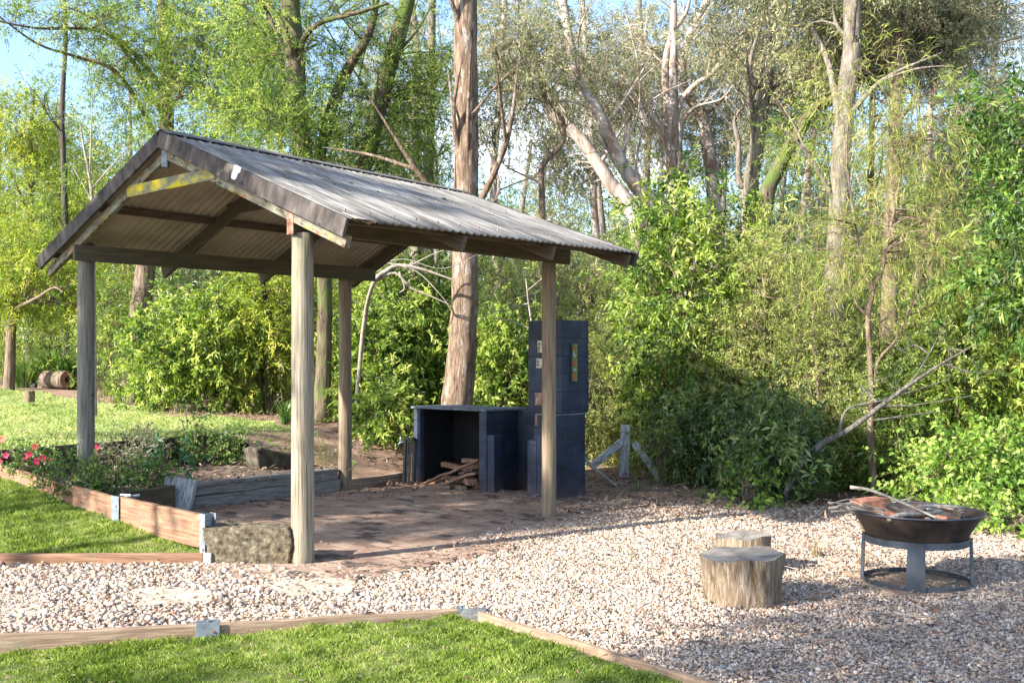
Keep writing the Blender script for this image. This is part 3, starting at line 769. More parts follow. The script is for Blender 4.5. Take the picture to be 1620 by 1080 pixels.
# rafters
for s in (.012, .34, .66, .985):
    for sd in (1, -1):
        a = RP(s, 0, sd); e = RP(s, 1.0, sd); dz = Vector((0, 0, -.075 if s > .1 else -.155))
        nd = (e-a).normalized()
        beam('rafter', a+dz+nd*.02, e+dz-nd*(.03 if s > .1 else .06), .045, .12 if s > .1 else .085, M['rafter'] if s > .1 else M['verge'], sh)
# barge boards front and back
gd = V3
for s, off in ((0, -.035), (1, .03)):
    for sd in (1, -1):
        a = RP(s, 0, sd)+gd*off; e = RP(s, 1.0, sd)+gd*off; dz = Vector((0, 0, -.04)); nd = (e-a).normalized()
        beam('barge_board', a+dz, e+dz+nd*.01, .026, .135, M['barge'], sh, bevel=.003)
# flaked paint spot on the front barge board
a = RP(0, 0, 1); e = RP(0, 1, 1)
q = a.lerp(e, .47)+gd*(-.052)+Vector((0, 0, -.03))
d = (e-a).normalized(); mb = MB()
nrm = -gd; up_ = d.cross(nrm).normalized()
pp = [(-.045, .06), (-.01, .07), (.06, .068), (.055, .03), (.03, .015), (.02, -.03), (-.01, -.045), (-.045, -.04), (-.05, .0), (-.035, .03)]
sgn = 1 if up_.z > 0 else -1
vs = [q+d*x_+up_*sgn*y_+nrm*0 for x_, y_ in pp]+[q+d*x_+up_*sgn*y_-nrm*.004 for x_, y_ in pp]; k = len(pp)
mb.add(vs, [tuple(range(k))]+[(i, (i+1) % k, k+(i+1) % k, k+i) for i in range(k)]); mb.build('paint_patch', M['white_patch'], sh)
# ridge beam, purlins, collar tie
beam('ridge_beam', aF+Vector((0, 0, -.12))+gd*.03, aB+Vector((0, 0, -.12))-gd*.03, .035, .14, M['rafter'], sh)
for sd in (1, -1):
    for t, h in ((.52, .07), (.93, .05)):
        a = RP(0, t, sd)+gd*.03; b = RP(1, t, sd)-gd*.03
        beam('purlin', a+Vector((0, 0, -.03)), b+Vector((0, 0, -.03)), .04, h, M['rafter'], sh)
def gp(t):  # point along the front gable line from left to right
    return lF.lerp(rF, t)
ct0 = gp(.345); ct1 = gp(.645)
beam('collar_tie', Vector((ct0.x, ct0.y, 3.0))+gd*.03, Vector((ct1.x, ct1.y, 3.0))+gd*.03, .035, .1, M['yellow'], sh)
for s in (.34, .66, .985):
    l_ = RP(s, .42, -1); r_ = RP(s, .42, 1)
    beam('collar_tie', Vector((l_.x, l_.y, 3.0)), Vector((r_.x, r_.y, 3.0)), .035, .1, M['rafter'], sh)
kp = RP(0.0, 0, 1); mb = MB(); mb.box((kp.x+gd.x*.02, kp.y+gd.y*.02, kp.z-.2), (.05, .05, .14)); mb.build('bracket', M['galv'], sh)
# rusty strap above post B
mb = MB(); R = Matrix.Rotation(math.atan2(VV[1], VV[0]), 3, 'Z')
q = b0-V3*.012; mb.box(q+Vector((0, 0, -.01)), (.008, .08, .19), R); mb.box(q+Vector((0, 0, .1))+U3*.06, (.008, .1, .02), R)
mb.build('bracket', M['rust'], sh)
# bent sheet corner at the front eave
mb = MB(); q = RP(.005, 1, 1)+Vector((0, 0, .03)); nd = (RP(0, 1, 1)-RP(0, 0, 1)).normalized()
pts = [(0, 0, 0), (.0, .16, -.0), (.12, .15, -.0), (.15, .02, -.035), (.2, .05, -.055), (.16, .16, 0)]
vs = [q+V3*x_+nd*(y_-.1)+Vector((0, 0, z_+.012)) for x_, y_, z_ in pts]
mb.add(vs, [(0, 1, 2, 3), (3, 2, 5, 4)]); mb.build('flashing', M['corr_under'], sh, solid=.004)
# roof screws
mb = MB()
for t in (.07, .52, .93):
    for s in np.arange(.03, 1, .067):
        p = RP(s, t, 1)+Vector((0, 0, .04)); mb = MB(); mb.tube([p-Vector((0, 0, .01)), p+Vector((0, 0, .008))], .008, 6); mb.build('roof_screw', M['rust'], sh)

# ------------------------------------------------------------------ barbecue of painted block
def blockmat():
    m, nt, b, out = newmat('painted_block')
    tc = nt.nodes.new('ShaderNodeTexCoord'); s = nt.nodes.new('ShaderNodeSeparateXYZ'); nt.links.new(tc.outputs['Object'], s.inputs[0])
    ad = nt.nodes.new('ShaderNodeMath'); ad.operation = 'ADD'; nt.links.new(s.outputs[0], ad.inputs[0]); nt.links.new(s.outputs[1], ad.inputs[1])
    cb = nt.nodes.new('ShaderNodeCombineXYZ'); nt.links.new(ad.outputs[0], cb.inputs[0]); nt.links.new(s.outputs[2], cb.inputs[1])
    br = nt.nodes.new('ShaderNodeTexBrick'); br.inputs['Scale'].default_value = 1; br.inputs['Brick Width'].default_value = .4; br.inputs['Row Height'].default_value = .195
    br.inputs['Mortar Size'].default_value = .006; br.inputs['Mortar Smooth'].default_value = .6
    nt.links.new(cb.outputs[0], br.inputs['Vector'])
    n = noise(nt, tc.outputs['Object'], (1,1,1), 4, 7, .6)
    c = ramp(nt, n, [(.008,.012,.022),(.015,.024,.05),(.035,.05,.085)], .3, .7)
    n3 = noise(nt, tc.outputs['Object'], (1,1,1), 45, 3, .6); c = mix(nt, ramp(nt, n3, [(0,0,0),(1,1,1)], .7, .74), c, (.15,.16,.18))
    n4 = noise(nt, tc.outputs['Object'], (1,1,2.5), 3, 6, .7, .5); c = mix(nt, ramp(nt, n4, [(0,0,0),(.6,.6,.6)], .56, .72), c, (.07,.06,.06))
    # brown dust splashed up from the ground
    mr = nt.nodes.new('ShaderNodeMapRange'); mr.inputs[1].default_value = .28; mr.inputs[2].default_value = .0
    nt.links.new(s.outputs[2], mr.inputs[0])
    mm = nt.nodes.new('ShaderNodeMath'); mm.operation = 'MULTIPLY'; nt.links.new(mr.outputs[0], mm.inputs[0]); nt.links.new(n, mm.inputs[1])
    c = mix(nt, mm.outputs[0], c, (.1,.065,.05))
    nt.links.new(c, b.inputs['Base Color']); b.inputs['Roughness'].default_value = .55; b.inputs['Specular IOR Level'].default_value = .4
    n2 = noise(nt, tc.outputs['Object'], (1,1,1), 45, 6, .7)
    mx = nt.nodes.new('ShaderNodeMath'); mx.operation = 'MULTIPLY_ADD'; nt.links.new(br.outputs['Fac'], mx.inputs[0]); mx.inputs[1].default_value = -.8; nt.links.new(n2, mx.inputs[2])
    bn = nt.nodes.new('ShaderNodeBump'); bn.inputs['Strength'].default_value = .9; bn.inputs['Distance'].default_value = .012
    nt.links.new(mx.outputs[0], bn.inputs['Height']); nt.links.new(bn.outputs[0], b.inputs['Normal']); return m
M['block'] = blockmat()
M['sheetmetal'] = mat('painted_fibre_sheet', [(.06,.075,.1),(.11,.13,.165),(.17,.19,.23)], s=9, rough=.6, bump=.3, spots=[((1,1,1), 4, .58, .66, (.04,.05,.07))])
M['redbrick'] = mat('red_brick', [(.2,.08,.05),(.34,.15,.09),(.44,.22,.14)], s=12, rough=.95, bump=.7, bdist=.01, spots=[((1,1,1), 8, .6, .7, (.12,.07,.05))])
bq0 = onz(880, 793, 0)
bbq = empty('barbecue', bq0, 'dark navy painted block barbecue with tall square chimney and a firewood bay', 'barbecue')
bbq.rotation_euler = (0, 0, math.atan2(UU[1], UU[0]))       # local x runs left along the front, local -y runs back
def bpart(name, boxes, m, bevel=.008, parent=bbq):
    mb = MB()
    for (a0_, a1_, b0_, b1_, z0, z1) in boxes:
        mb.box(((a0_+a1_)/2, -(b0_+b1_)/2, (z0+z1)/2), (a1_-a0_, b1_-b0_, z1-z0))
    me = bpy.data.meshes.new(name); me.from_pydata(mb.v, [], mb.f)
    bm = bmesh.new(); bm.from_mesh(me); bmesh.ops.recalc_face_normals(bm, faces=bm.faces); bm.to_mesh(me); bm.free()
    o = bpy.data.objects.new(name, me); COL.objects.link(o); me.materials.append(m); o.parent = parent
    b = o.modifiers.new('b', 'BEVEL'); b.width = bevel; b.segments = 2; b.limit_method = 'ANGLE'; return o
bpart('wall', [(.002, .28, 0, .50, -.05, .915)], M['block'])                      # right pier
bpart('pier', [(.282, .42, .0, .46, -.05, .64)], M['block'])
bpart('wall', [(.282, .34, .02, .46, .642, .80)], M['block'])
bpart('ledge', [(-.004, .30, -.006, .52, .917, .935)], M['sheetmetal'], .003)
bpart('chimney', [(.0, .49, .09, .56, .937, 1.955)], M['block'], .012)
bpart('wall', [(.30, 1.05, .52, .62, -.05, .93)], M['block'])                     # back wall of the hearth
bpart('flue_bricks', [(.345, .40, .10, .40, .72, .925)], M['redbrick'])
bpart('flue_plate', [(.24, .355, .055, .088, 1.02, 1.16)], M['rust'], .003)
bpart('bay_wall', [(1.052, 1.17, .0, .60, -.05, .925)], M['block'])
bpart('pier', [(.94, 1.05, .01, .16, -.05, .665)], M['block'])
bpart('bay_wall', [(2.18, 2.30, .0, .60, -.05, .935)], M['block'])
M['bay_shade'] = mat('shade_dark_block', [(.004,.004,.005),(.01,.01,.012)], s=8, rough=.95)  # near-black colour paints the shade inside the firewood bay
bpart('bay_wall', [(1.172, 2.178, .56, .64, -.05, .92)], M['bay_shade'])
bpart('bay_shade_sheet', [(1.172, 1.18, .06, .558, 0, .92)], M['bay_shade'], .001)  # thin dark sheets added over the bay's side walls as painted shade
bpart('bay_shade_sheet', [(2.17, 2.178, .06, .558, 0, .92)], M['bay_shade'], .001)
bpart('counter_top', [(1.03, 2.33, -.02, .70, .93, .955)], M['sheetmetal'], .004)
bpart('hearth_slab', [(-.02, .5, -.02, .55, -.04, .028)], M['rock'])
M['gauge'] = mat('aged_ivory_enamel', [(.25,.22,.17),(.5,.46,.38),(.6,.57,.5)], s=30, rough=.6)
def plaque_obj(name, a0_, a1_, z0, z1, bfront, m, label, cat):
    e = bpart(name, [(a0_, a1_, bfront-.02, bfront-.001, z0, z1)], m, .003); return e
def loose(o, label, cat, group=None):
    """detach from the barbecue: a thing of its own, kept in place"""
    mw = bbq.matrix_basis @ Matrix.Translation((0, 0, 0)); o.parent = None; o.matrix_world = mw; return tag(o, label, cat, group)
mosaic = tintmat('mosaic', [(.02,.05,.02),(.05,.11,.03),(.1,.15,.04),(.2,.25,.08)], .3)
pl1 = loose(bpart('relief_tile', [(.25, .335, .072, .089, 1.60, 1.73)], M['gauge'], .006), 'tall cream relief tile with curling lines, upper one on the chimney front', 'wall tile')
pl2 = loose(bpart('relief_tile', [(.25, .355, .072, .089, 1.43, 1.535)], M['gauge'], .006), 'square cream relief tile, lower one on the chimney front', 'wall tile')
M['ink'] = mat('dark_line', [(.05,.045,.04),(.12,.1,.08)], s=20)
def curl(root, a, z, r, turns, bb):
    mb = MB(); pts = []
    for i in range(22):
        t = i/21; th = t*turns*6.28; rr = r*(1-t*.8)
        pts.append(Vector((a+rr*math.cos(th), -bb, z+rr*math.sin(th)*1.3)))
    mb.tube(pts, .0025, 5); me = bpy.data.meshes.new('relief'); me.from_pydata(mb.v, [], mb.f)
    o = bpy.data.objects.new('relief', me); COL.objects.link(o); me.materials.append(M['ink']); o.parent = root
curl(pl1, .31, 1.69, .014, 2, .071); curl(pl1, .31, 1.65, .016, 2, .071); curl(pl1, .315, 1.622, .01, 1.5, .071)
curl(pl2, .325, 1.50, .018, 2, .071); curl(pl2, .33, 1.46, .013, 1.6, .071)
# mosaic panel on the right side of the chimney (local x = 0 face)
def sidebox(mb, b0_, b1_, z0, z1, t0=-.022, t1=-.001): mb.box(((t0+t1)/2, -(b0_+b1_)/2, (z0+z1)/2), (t1-t0, b1_-b0_, z1-z0))
def locobj(name, mb, m, parent=None, bevel=0):
    me = bpy.data.meshes.new(name); me.from_pydata(mb.v, [], mb.f)
    bm = bmesh.new(); bm.from_mesh(me); bmesh.ops.recalc_face_normals(bm, faces=bm.faces); bm.to_mesh(me); bm.free()
    o = bpy.data.objects.new(name, me); COL.objects.link(o); me.materials.append(m)
    if parent is not None: o.parent = parent
    if bevel:
        b = o.modifiers.new('b', 'BEVEL'); b.width = bevel; b.segments = 2
    return o
M['mos_green'] = mat('mosaic_green', [(.03,.07,.02),(.1,.16,.04),(.2,.27,.1)], s=45, lo=.4, hi=.6, rough=.3, bump=.2)
M['mos_red'] = mat('mosaic_red', [(.35,.03,.01),(.6,.08,.02)], s=50, rough=.3); M['mos_blue'] = mat('mosaic_blue', [(.05,.2,.4),(.5,.6,.7)], s=50, lo=.4, hi=.6, rough=.3)
M['mos_edge'] = mat('dark_frame', [(.02,.035,.03),(.05,.07,.05)], s=20, rough=.5)
mb = MB(); sidebox(mb, .235, .335, 1.28, 1.70); mos = locobj('mosaic_panel', mb, M['mos_edge'], None, .003)
mos.matrix_world = bbq.matrix_basis; tag(mos, 'narrow green mosaic panel with red flowers on the chimney side', 'wall art')
mb = MB(); sidebox(mb, .243, .327, 1.288, 1.692, -.026, -.0225); locobj('tile_field', mb, M['mos_green'], mos)
for (bb, zz_, r, mm_) in ((.285,1.64,.018,'mos_red'),(.29,1.50,.02,'mos_red'),(.275,1.475,.016,'mos_red'),(.295,1.46,.014,'mos_red'),(.275,1.345,.022,'mos_red'),(.29,1.325,.018,'mos_red'),(.26,1.585,.013,'mos_blue'),(.275,1.565,.014,'mos_blue'),(.285,1.42,.013,'mos_blue'),(.27,1.405,.012,'mos_blue')):
    mb = MB(); pts = []
    c = Vector((-.0265, -bb, zz_)); vs = [c+Vector((0, r*(1-.25*(k % 2))*math.cos(k*.628), r*(1-.25*(k % 2))*math.sin(k*.628)*1.2)) for k in range(10)]
    mb.add(vs+[v_+Vector((-.003, 0, 0)) for v_ in vs], [tuple(range(10, 20))]+[(k, (k+1) % 10, 10+(k+1) % 10, 10+k) for k in range(10)])
    locobj('petal_tile', mb, M[mm_], mos)
# firewood
wood_m = [M['sleeper'], M['sleeper_brown'], mat('split_wood', [(.12,.06,.035),(.24,.14,.09),(.36,.24,.16)], (1.5, 14, 14), 3, rough=.9)]
def P3(a, b, z): 
    return Vector((bq0.x+a*UU[0]+b*VV[0], bq0.y+a*UU[1]+b*VV[1], z))
fw = [((1.25, .10, .36), (1.95, -.12, .05), .10, .03), ((1.22, .0, .22), (1.75, -.16, .03), .085, .035), ((1.3, .2, .1), (1.9, .05, .12), .08, .05), ((1.22, .06, .06), (1.6, .3, .07), .1, .08),
      ((1.24, -.02, .12), (1.75, .12, .1), .13, .07), ((1.3, .12, .26), (1.72, .3, .14), .14, .03), ((1.6, -.05, .04), (2.1, .1, .05), .1, .06), ((1.2, .2, .3), (1.5, .05, .34), .08, .05), ((1.5, -.14, .035), (1.8, -.2, .03), .07, .04), ((1.45, .3, .22), (2.0, .2, .24), .09, .06), ((1.25, .3, .3), (1.7, .42, .2), .09, .06), ((1.3, -.1, .04), (1.62, .02, .05), .08, .05), ((1.6, .05, .05), (2.05, .35, .06), .09, .06), ((1.22, .12, .17), (1.45, .4, .2), .1, .09)]
for i, (a_, b_, w1, h1) in enumerate(fw):
    o = beam('firewood', P3(*a_), P3(*b_), w1, h1, wood_m[(i*2) % 3], None, bevel=.006, sub=6, wob=.013)
    tag(o, 'split brown firewood piece heaped in the block bay', 'firewood', 'firewood heaped in the barbecue bay')
# folded black camp stand left of the bay
fs = onz(647, 764, .02); fs.z = 0.02
st = empty('folding_stand', fs, 'folded black metal stand leaning beside the firewood bay', 'folding stand')
M['blackmetal'] = mat('black_enamel', [(.012,.012,.014),(.03,.03,.034)], s=20, rough=.35, metal=.3, bump=.05)
for k, dx in enumerate((-.065, -.035, .0, .04)):
    beam('leg', fs+Vector((dx, .01*k, 0)), fs+Vector((dx+.018, .01*k, .54+.012*(k % 2))), .036, .03, M['blackmetal'], st)
mb = MB(); mb.box(fs+Vector((.0, .03, .54)), (.14, .06, .03)); mb.build('hinge', M['blackmetal'], st, bevel=.006)
mb = MB(); mb.tube([fs+Vector((-.04, 0, .5)), fs+Vector((-.1, -.02, .5)), fs+Vector((-.13, -.02, .47))], .012, 8); mb.tube([fs+Vector((-.1, -.02, .5)), fs+Vector((-.1, -.02, .57))], .01, 8); mb.build('tap', M['galv'], st, smooth=True)

# ------------------------------------------------------------------ sleepers, brackets, stones
def sleeper(a, b, w_, h_, m, label, group=None):
    o = beam('sleeper', a, b, w_, h_, m, None, bevel=.006, sub=6, wob=.003); return tag(o, label, 'sleeper', group)
def hpost(name, p, z0, z1, d, label, wdt=.09, dep=.09):
    """galvanised H section standing upright at p, web along d"""
    d = Vector(d); d.z = 0; d.normalize(); R = Matrix.Rotation(math.atan2(d.y, d.x), 3, 'Z'); mb = MB(); h = z1-z0; c = Vector((p[0], p[1], (z0+z1)/2))
    mb.box(c, (.006, dep-.012, h), R)
    for s in (1, -1): mb.box(c+R @ Vector((0, s*dep/2, 0)), (wdt, .006, h), R)
    o = mb.build(name, M['galv'], base=(p[0], p[1], z0), bevel=.0015)
    for s in (1, -1):
        for zz_ in (.3, .72):
            b_ = MB(); q_ = Vector((p[0], p[1], z0+h*zz_))+R @ Vector((wdt*.22, s*(dep/2+.003), 0)); b_.tube([q_, q_+R @ Vector((0, s*.007, 0))], .008, 6); b_.build('bolt', M['rust'], o)
    return tag(o, label, 'bracket')
hh = .19
def dn(v, k): return v-Vector((0, 0, k))
sleeper(dn(s1[0], hh/2), dn(s1[1], hh/2), .05, hh, M['sleeper_brown'], 'brown sleeper edging the foreground lawn, left of the galvanised bracket')
sleeper(dn(s1[1], hh/2)+Vector((.03, .005, .0)), dn(s1[2], hh/2), .05, hh, M['sleeper_brown'], 'brown sleeper edging the foreground lawn, right of the galvanised bracket')
hpost('bracket', (s1[1].x+.025, s1[1].y), -.14, .045, s1[2]-s1[1], 'galvanised bracket joining the two sleepers of the foreground lawn', .13, .07)
hpost('bracket', (s1[2].x+.02, s1[2].y), -.08, .04, s1[2]-s1[1], 'galvanised end bracket of the foreground lawn sleeper', .045, .07)
# thin edging board to the right
o = beam('edging_board', edge_a+Vector((.05, -.02, -.004)), edge_c+Vector((0, 0, -.004)), .03, .09, M['sleeper_brown'], None, bevel=.004, sub=10, wob=.004); tag(o, 'low timber edging board between the foreground lawn and the pebbles', 'edging')
s2a = onz(-330, 875, .085); s2b = onz(322, 875, .085)
sleeper(dn(s2a, .08), dn(s2b, .08), .05, .16, M['sleeper'], 'long red brown sleeper between the pebble path and the small lawn')
beam_o = beam('stake', Vector((s2b.x+.035, s2b.y-.03, -.1)), Vector((s2b.x+.04, s2b.y-.03, .095)), .06, .03, M['silver'], None, up=(0, 1, 0)); tag(beam_o, 'short grey timber stake at the end of the red sleeper', 'stake')
s3a = Vector((-2.27, 7.62, .36)); s3b = Vector((-3.27, 8.53, .375)); s3c = Vector((-5.3, 10.5, .46)); s3d = s3c+(s3c-s3b)
sleeper(dn(s3b, .12)+Vector((.03, -.03, 0)), dn(s3a, .125), .05, .25, M['sleeper'], 'orange sunlit sleeper between the two galvanised brackets in front of the bed')
sleeper(dn(s3c, .11), dn(s3b, .12)+Vector((-.03, .03, 0)), .05, .22, M['sleeper'], 'red sleeper in front of the pink flowers')
hpost('bracket', (s3b.x, s3b.y), .1, .385, s3a-s3b, 'galvanised bracket joining the sleepers of the flower bed', .13, .075)
hpost('bracket', (s3a.x+.01, s3a.y-.01), .0, .375, s3a-s3b, 'tall galvanised end bracket beside the sandstone block', .075, .09)
mb = MB(); mb.tube([Vector((s3b.x+.04, s3b.y+.08, .36)), Vector((s3b.x+.12, s3b.y+.13, .37))], .015, 8); mb.tube([Vector((s3b.x-.02, s3b.y+.09, .38)), Vector((s3b.x+.08, s3b.y+.05, .38))], .012, 8)
tag(mb.build('clamp', M['galv'], base=(s3b.x, s3b.y, .36)), 'small galvanised clamp behind the bed bracket', 'clamp')
sleeper(Vector(xy(2.62, -.36)+(.14,)), Vector(xy(3.0, .6)+(.14,)), .06, .3, M['dirtwall'], 'short dark sleeper closing the bed between the red sleeper and the silvered block')
# back sleepers of the bed
b4a = onz(-40, 714, .6); b4b = onz(354, 685, .6)
for k in range(2):
    o = beam('sleeper', dn(b4a, .09+k*.185), dn(b4b, .09+k*.185), .05, .18, M['dirtwall'], None, bevel=.005, sub=5, wob=.003)
    tag(o, ['upper', 'lower'][k]+' dark sleeper holding back the upper lawn behind the bed', 'sleeper')
hpost('bracket', (b4b.x+.03, b4b.y-.01), .2, .62, b4b-b4a, 'galvanised end bracket at the back of the flower bed', .05, .08)
# grey stacked sleepers on the paving side
g0 = Vector(xy(2.95, .95)+(0,)); g1_ = Vector(xy(3.3, 3.05)+(0,))
g0 = onz(290, 808, 0); g1_ = Vector((pC.x-.07, pC.y-.1, 0))
g0.y += .06; g0.x += .02
sleeper(g0+Vector((0, 0, .065)), g1_+Vector((0, 0, .075)), .11, .13, M['sleeper_grey'], 'lower grey sleeper of the low wall along the paving')
sleeper(g0+Vector((-.03, .05, .2)), g1_+Vector((-.05, .05, .2)), .14, .125, M['sleeper_grey'], 'upper weathered grey sleeper of the low wall along the paving')
q = g1_+Vector((.1, .05, .06)); sleeper(q, q+Vector((.55, .75, .02)), .08, .12, M['sleeper_brown'], 'short brown sleeper behind the back post')
# silvered block leaning on the wall
wb = onz(277, 806, .03)
o = beam('timber_block', wb+Vector((-.02, .02, -.03)), wb+Vector((.03, .12, .30)), .31, .1, M['silver'], None, up=(0, 1, 0), bevel=.01, sub=4, wob=.004)
tag(o, 'square block of silvered weathered timber leaning at the end of the low wall', 'timber block')
def boulder(name, c, size, m, label, cat, seed, sub=4, amp=.1, sq=.0, rot=0, top=None):
    rg = random.Random(seed); bm = bmesh.new(); bmesh.ops.create_cube(bm, size=2)
    bmesh.ops.subdivide_edges(bm, edges=bm.edges[:], cuts=sub, use_grid_fill=True)
    from mathutils import noise as mn
    for v in bm.verts:
        s = v.co.normalized()*1.15; v.co = v.co.lerp(s, sq)
        nn_ = mn.noise_vector(v.co*1.3+Vector((seed*3.1, 0, 0)))*amp+mn.noise_vector(v.co*4+Vector((seed, 0, 0)))*amp*.35+mn.noise_vector(v.co*11+Vector((seed, 0, 0)))*amp*.22+mn.noise_vector(v.co*23+Vector((seed, 0, 0)))*amp*.12
        v.co += nn_; v.co = Vector((v.co.x*size[0]/2, v.co.y*size[1]/2, v.co.z*size[2]/2))
        if top: v.co.z += top*v.co.x
    bmesh.ops.rotate(bm, verts=bm.verts, cent=(0, 0, 0), matrix=Matrix.Rotation(rot, 3, 'Z')); bmesh.ops.translate(bm, verts=bm.verts, vec=Vector(c))
    me = bpy.data.meshes.new(name); bm.to_mesh(me); bm.free(); me.shade_smooth()
    return tag(link(name, me, m, base=(c[0], c[1], c[2]-size[2]/2)), label, cat)
boulder('sandstone_block', (-1.935, 7.68, .125), (.64, .3, .31), M['sandstone'], 'rough sandstone block between the tall bracket and the front post', 'stone block', 2, 26, .1, .04, -.05)
M['shaded_stone'] = mat('mossy_shaded_stone', [(.02,.018,.012),(.06,.05,.035),(.13,.11,.08)], s=9, rough=.95, bump=1, bdist=.03, spots=[((1,1,1), 4, .55, .7, (.1,.11,.04))])  # moss tint over stone darkened so its shade sits in the colour
q = onz(415, 748, .2)
boulder('sandstone_block', (q.x+.12, q.y+.34, .2), (.78, .42, .4), M['shaded_stone'], 'sloping sandstone block at the back corner of the flower bed', 'stone block', 5, 12, .12, .15, .75, -.28)
q = onz(752, 975, 0); boulder('rock', (q.x, q.y, .01), (.16, .09, .07), M['rock'], 'small flat grey rock beside the end bracket of the foreground sleeper', 'rock', 8, 6, .12, .5)
q = onz(50, 611, .95); boulder('rock', (q.x, q.y, .97), (.22, .15, .12), M['rock'], 'small pale rock at the far edge of the upper lawn', 'rock', 9, 5, .12, .5)

# ------------------------------------------------------------------ stumps and log
def endgrain():
    m, nt, b, out = newmat('cut_end_grain'); tc = nt.nodes.new('ShaderNodeTexCoord')
    w_ = nt.nodes.new('ShaderNodeTexWave'); w_.wave_type = 'RINGS'; w_.rings_direction = 'Z'; w_.inputs['Scale'].default_value = 14; w_.inputs['Distortion'].default_value = 4; w_.inputs['Detail'].default_value = 4
    nt.links.new(tc.outputs['Object'], w_.inputs[0]); n = noise(nt, tc.outputs['Object'], (1,1,1), 9, 6)
    c = mix(nt, .5, ramp(nt, w_.outputs['Fac'], [(.08,.07,.06),(.2,.18,.155)], .1, .9), ramp(nt, n, [(.06,.05,.045),(.25,.225,.19)], .35, .65))
    nt.links.new(c, b.inputs['Base Color']); b.inputs['Roughness'].default_value = .95
    bn = nt.nodes.new('ShaderNodeBump'); bn.inputs['Strength'].default_value = .6; bn.inputs['Distance'].default_value = .01
    nt.links.new(n, bn.inputs['Height']); nt.links.new(bn.outputs[0], b.inputs['Normal']); return m
M['endgrain'] = endgrain()
M['stumpside'] = mat('stump_side', [(.07,.045,.028),(.2,.145,.095),(.34,.28,.21)], (16, 16, 1.6), 4, .3, .68, .95, 1, .02, spots=[((9,9,2), 4, .62, .7, (.36,.33,.28)), ((7,7,1), 2, .6, .68, (.06,.045,.035)), ((3,3,1), 2, .6, .7, (.35,.2,.08))])
def stump(name, c, r0, r1, h, label, seed, tilt=0, dip=.02, m=None, cat='stump'):
    rg = random.Random(seed); n = 48; root = empty(name, c, label, cat)
    ph = [rg.uniform(0, 6.28) for _ in range(5)]
    cr = [rg.gauss(0, .012) for _ in range(48)]
    def rad(th): return 1+cr[int(round(th/6.283*48)) % 48]+.018*math.sin(2*th+ph[0])+.012*math.sin(3*th+ph[1])+.014*math.sin(7*th+ph[2])+.012*math.sin(17*th+ph[3])
    mb = MB(); rows = 10
    for j in range(rows+1):
        t = j/rows; r = r0+(r1-r0)*t
        for k in range(n):
            th = 6.283*k/n; rr = r*rad(th)*(1+.012*math.sin(29*th+j)); zz_ = t*h*(1+tilt*math.cos(th))+(.008*math.sin(5*th+ph[4]) if j == rows else 0)
            rr *= 1+rg.gauss(0, .004); mb.v.append((c[0]+rr*math.cos(th), c[1]+rr*math.sin(th), c[2]-.03+zz_*1.0+.03*t))
    for j in range(rows):
        for k in range(n):
            k2 = (k+1) % n; mb.f.append((j*n+k, j*n+k2, (j+1)*n+k2, (j+1)*n+k))
    mb.build('bark', m or M['stumpside'], root, smooth=True)
    mt = MB(); rings = 6
    for j in range(rings+1):
        q_ = 1-j/rings*.999
        for k in range(n):
            th = 6.283*k/n; rr = r1*rad(th)*q_*.995; e = h*(1+tilt*math.cos(th)*q_)+(.008*math.sin(5*th+ph[4]))*q_
            mt.v.append((c[0]+rr*math.cos(th), c[1]+rr*math.sin(th), c[2]+e-.001-dip*(1-q_)**.5+rg.uniform(-.003, .003)*(j > 0)))
    for j in range(rings):
        for k in range(n):
            k2 = (k+1) % n; mt.f.append((j*n+k, j*n+k2, (j+1)*n+k2, (j+1)*n+k))
    mt.build('cut_top', M['endgrain'], root, smooth=True)
    return root
stump('stump', (1.43, 6.38, 0), 0.22, .255, .305, 'large weathered tree stump seat nearest the camera on the pebbles', 3, .04)
stump('stump', (1.66, 7.35, 0), .19, .19, .26, 'smaller weathered stump seat just behind the large one', 4, .05)
q = onz(290, 656, .66); stump('stump', (q.x, q.y+.2, .64), .26, .22, .19, 'low cut tree stump at the far edge of the upper lawn', 6, .02)
q = onz(46, 631, .86); stump('log_section', (q.x, q.y, .84), .09, .09, .16, 'small upright log section on the upper lawn', 7, .0, cat='log')
# hollow log
c = at(92, 600, 22.5); lg = empty('hollow_log', (c.x, c.y, c.z-.2), 'short fallen hollow log beside the strappy plants', 'log')
mb = MB(); ax = Vector((.75, -.45, 0)).normalized()
pts = [c-ax*.42, c-ax*.2, c+ax*.1, c+ax*.33]; mb.tube(pts, [.19, .2, .2, .185], 20, cap=False, rough=.03); mb.build('bark', M['bark_brown'], lg, smooth=True)
e1 = c+ax*.33; yx = ax.cross(Vector((0, 0, 1))).normalized(); mb = MB(); nn = 24
for r in (.19, .07):
    for k in range(nn): mb.v.append(e1+ax*(.001)+yx*math.cos(6.283*k/nn)*r+Vector((0, 0, math.sin(6.283*k/nn)*r)))
for k in range(nn): mb.v.append(e1-ax*.35+yx*math.cos(6.283*k/nn)*.07+Vector((0, 0, math.sin(6.283*k/nn)*.07)))
for k in range(nn): k2 = (k+1) % nn; mb.f.append((k, k2, nn+k2, nn+k)); mb.f.append((nn+k, nn+k2, 2*nn+k2, 2*nn+k))
mb.f.append(tuple(2*nn+k for k in range(nn)))
mb.build('cut_end', mat('log_end', [(.12,.07,.04),(.26,.16,.09)], s=20, rough=.95), lg)

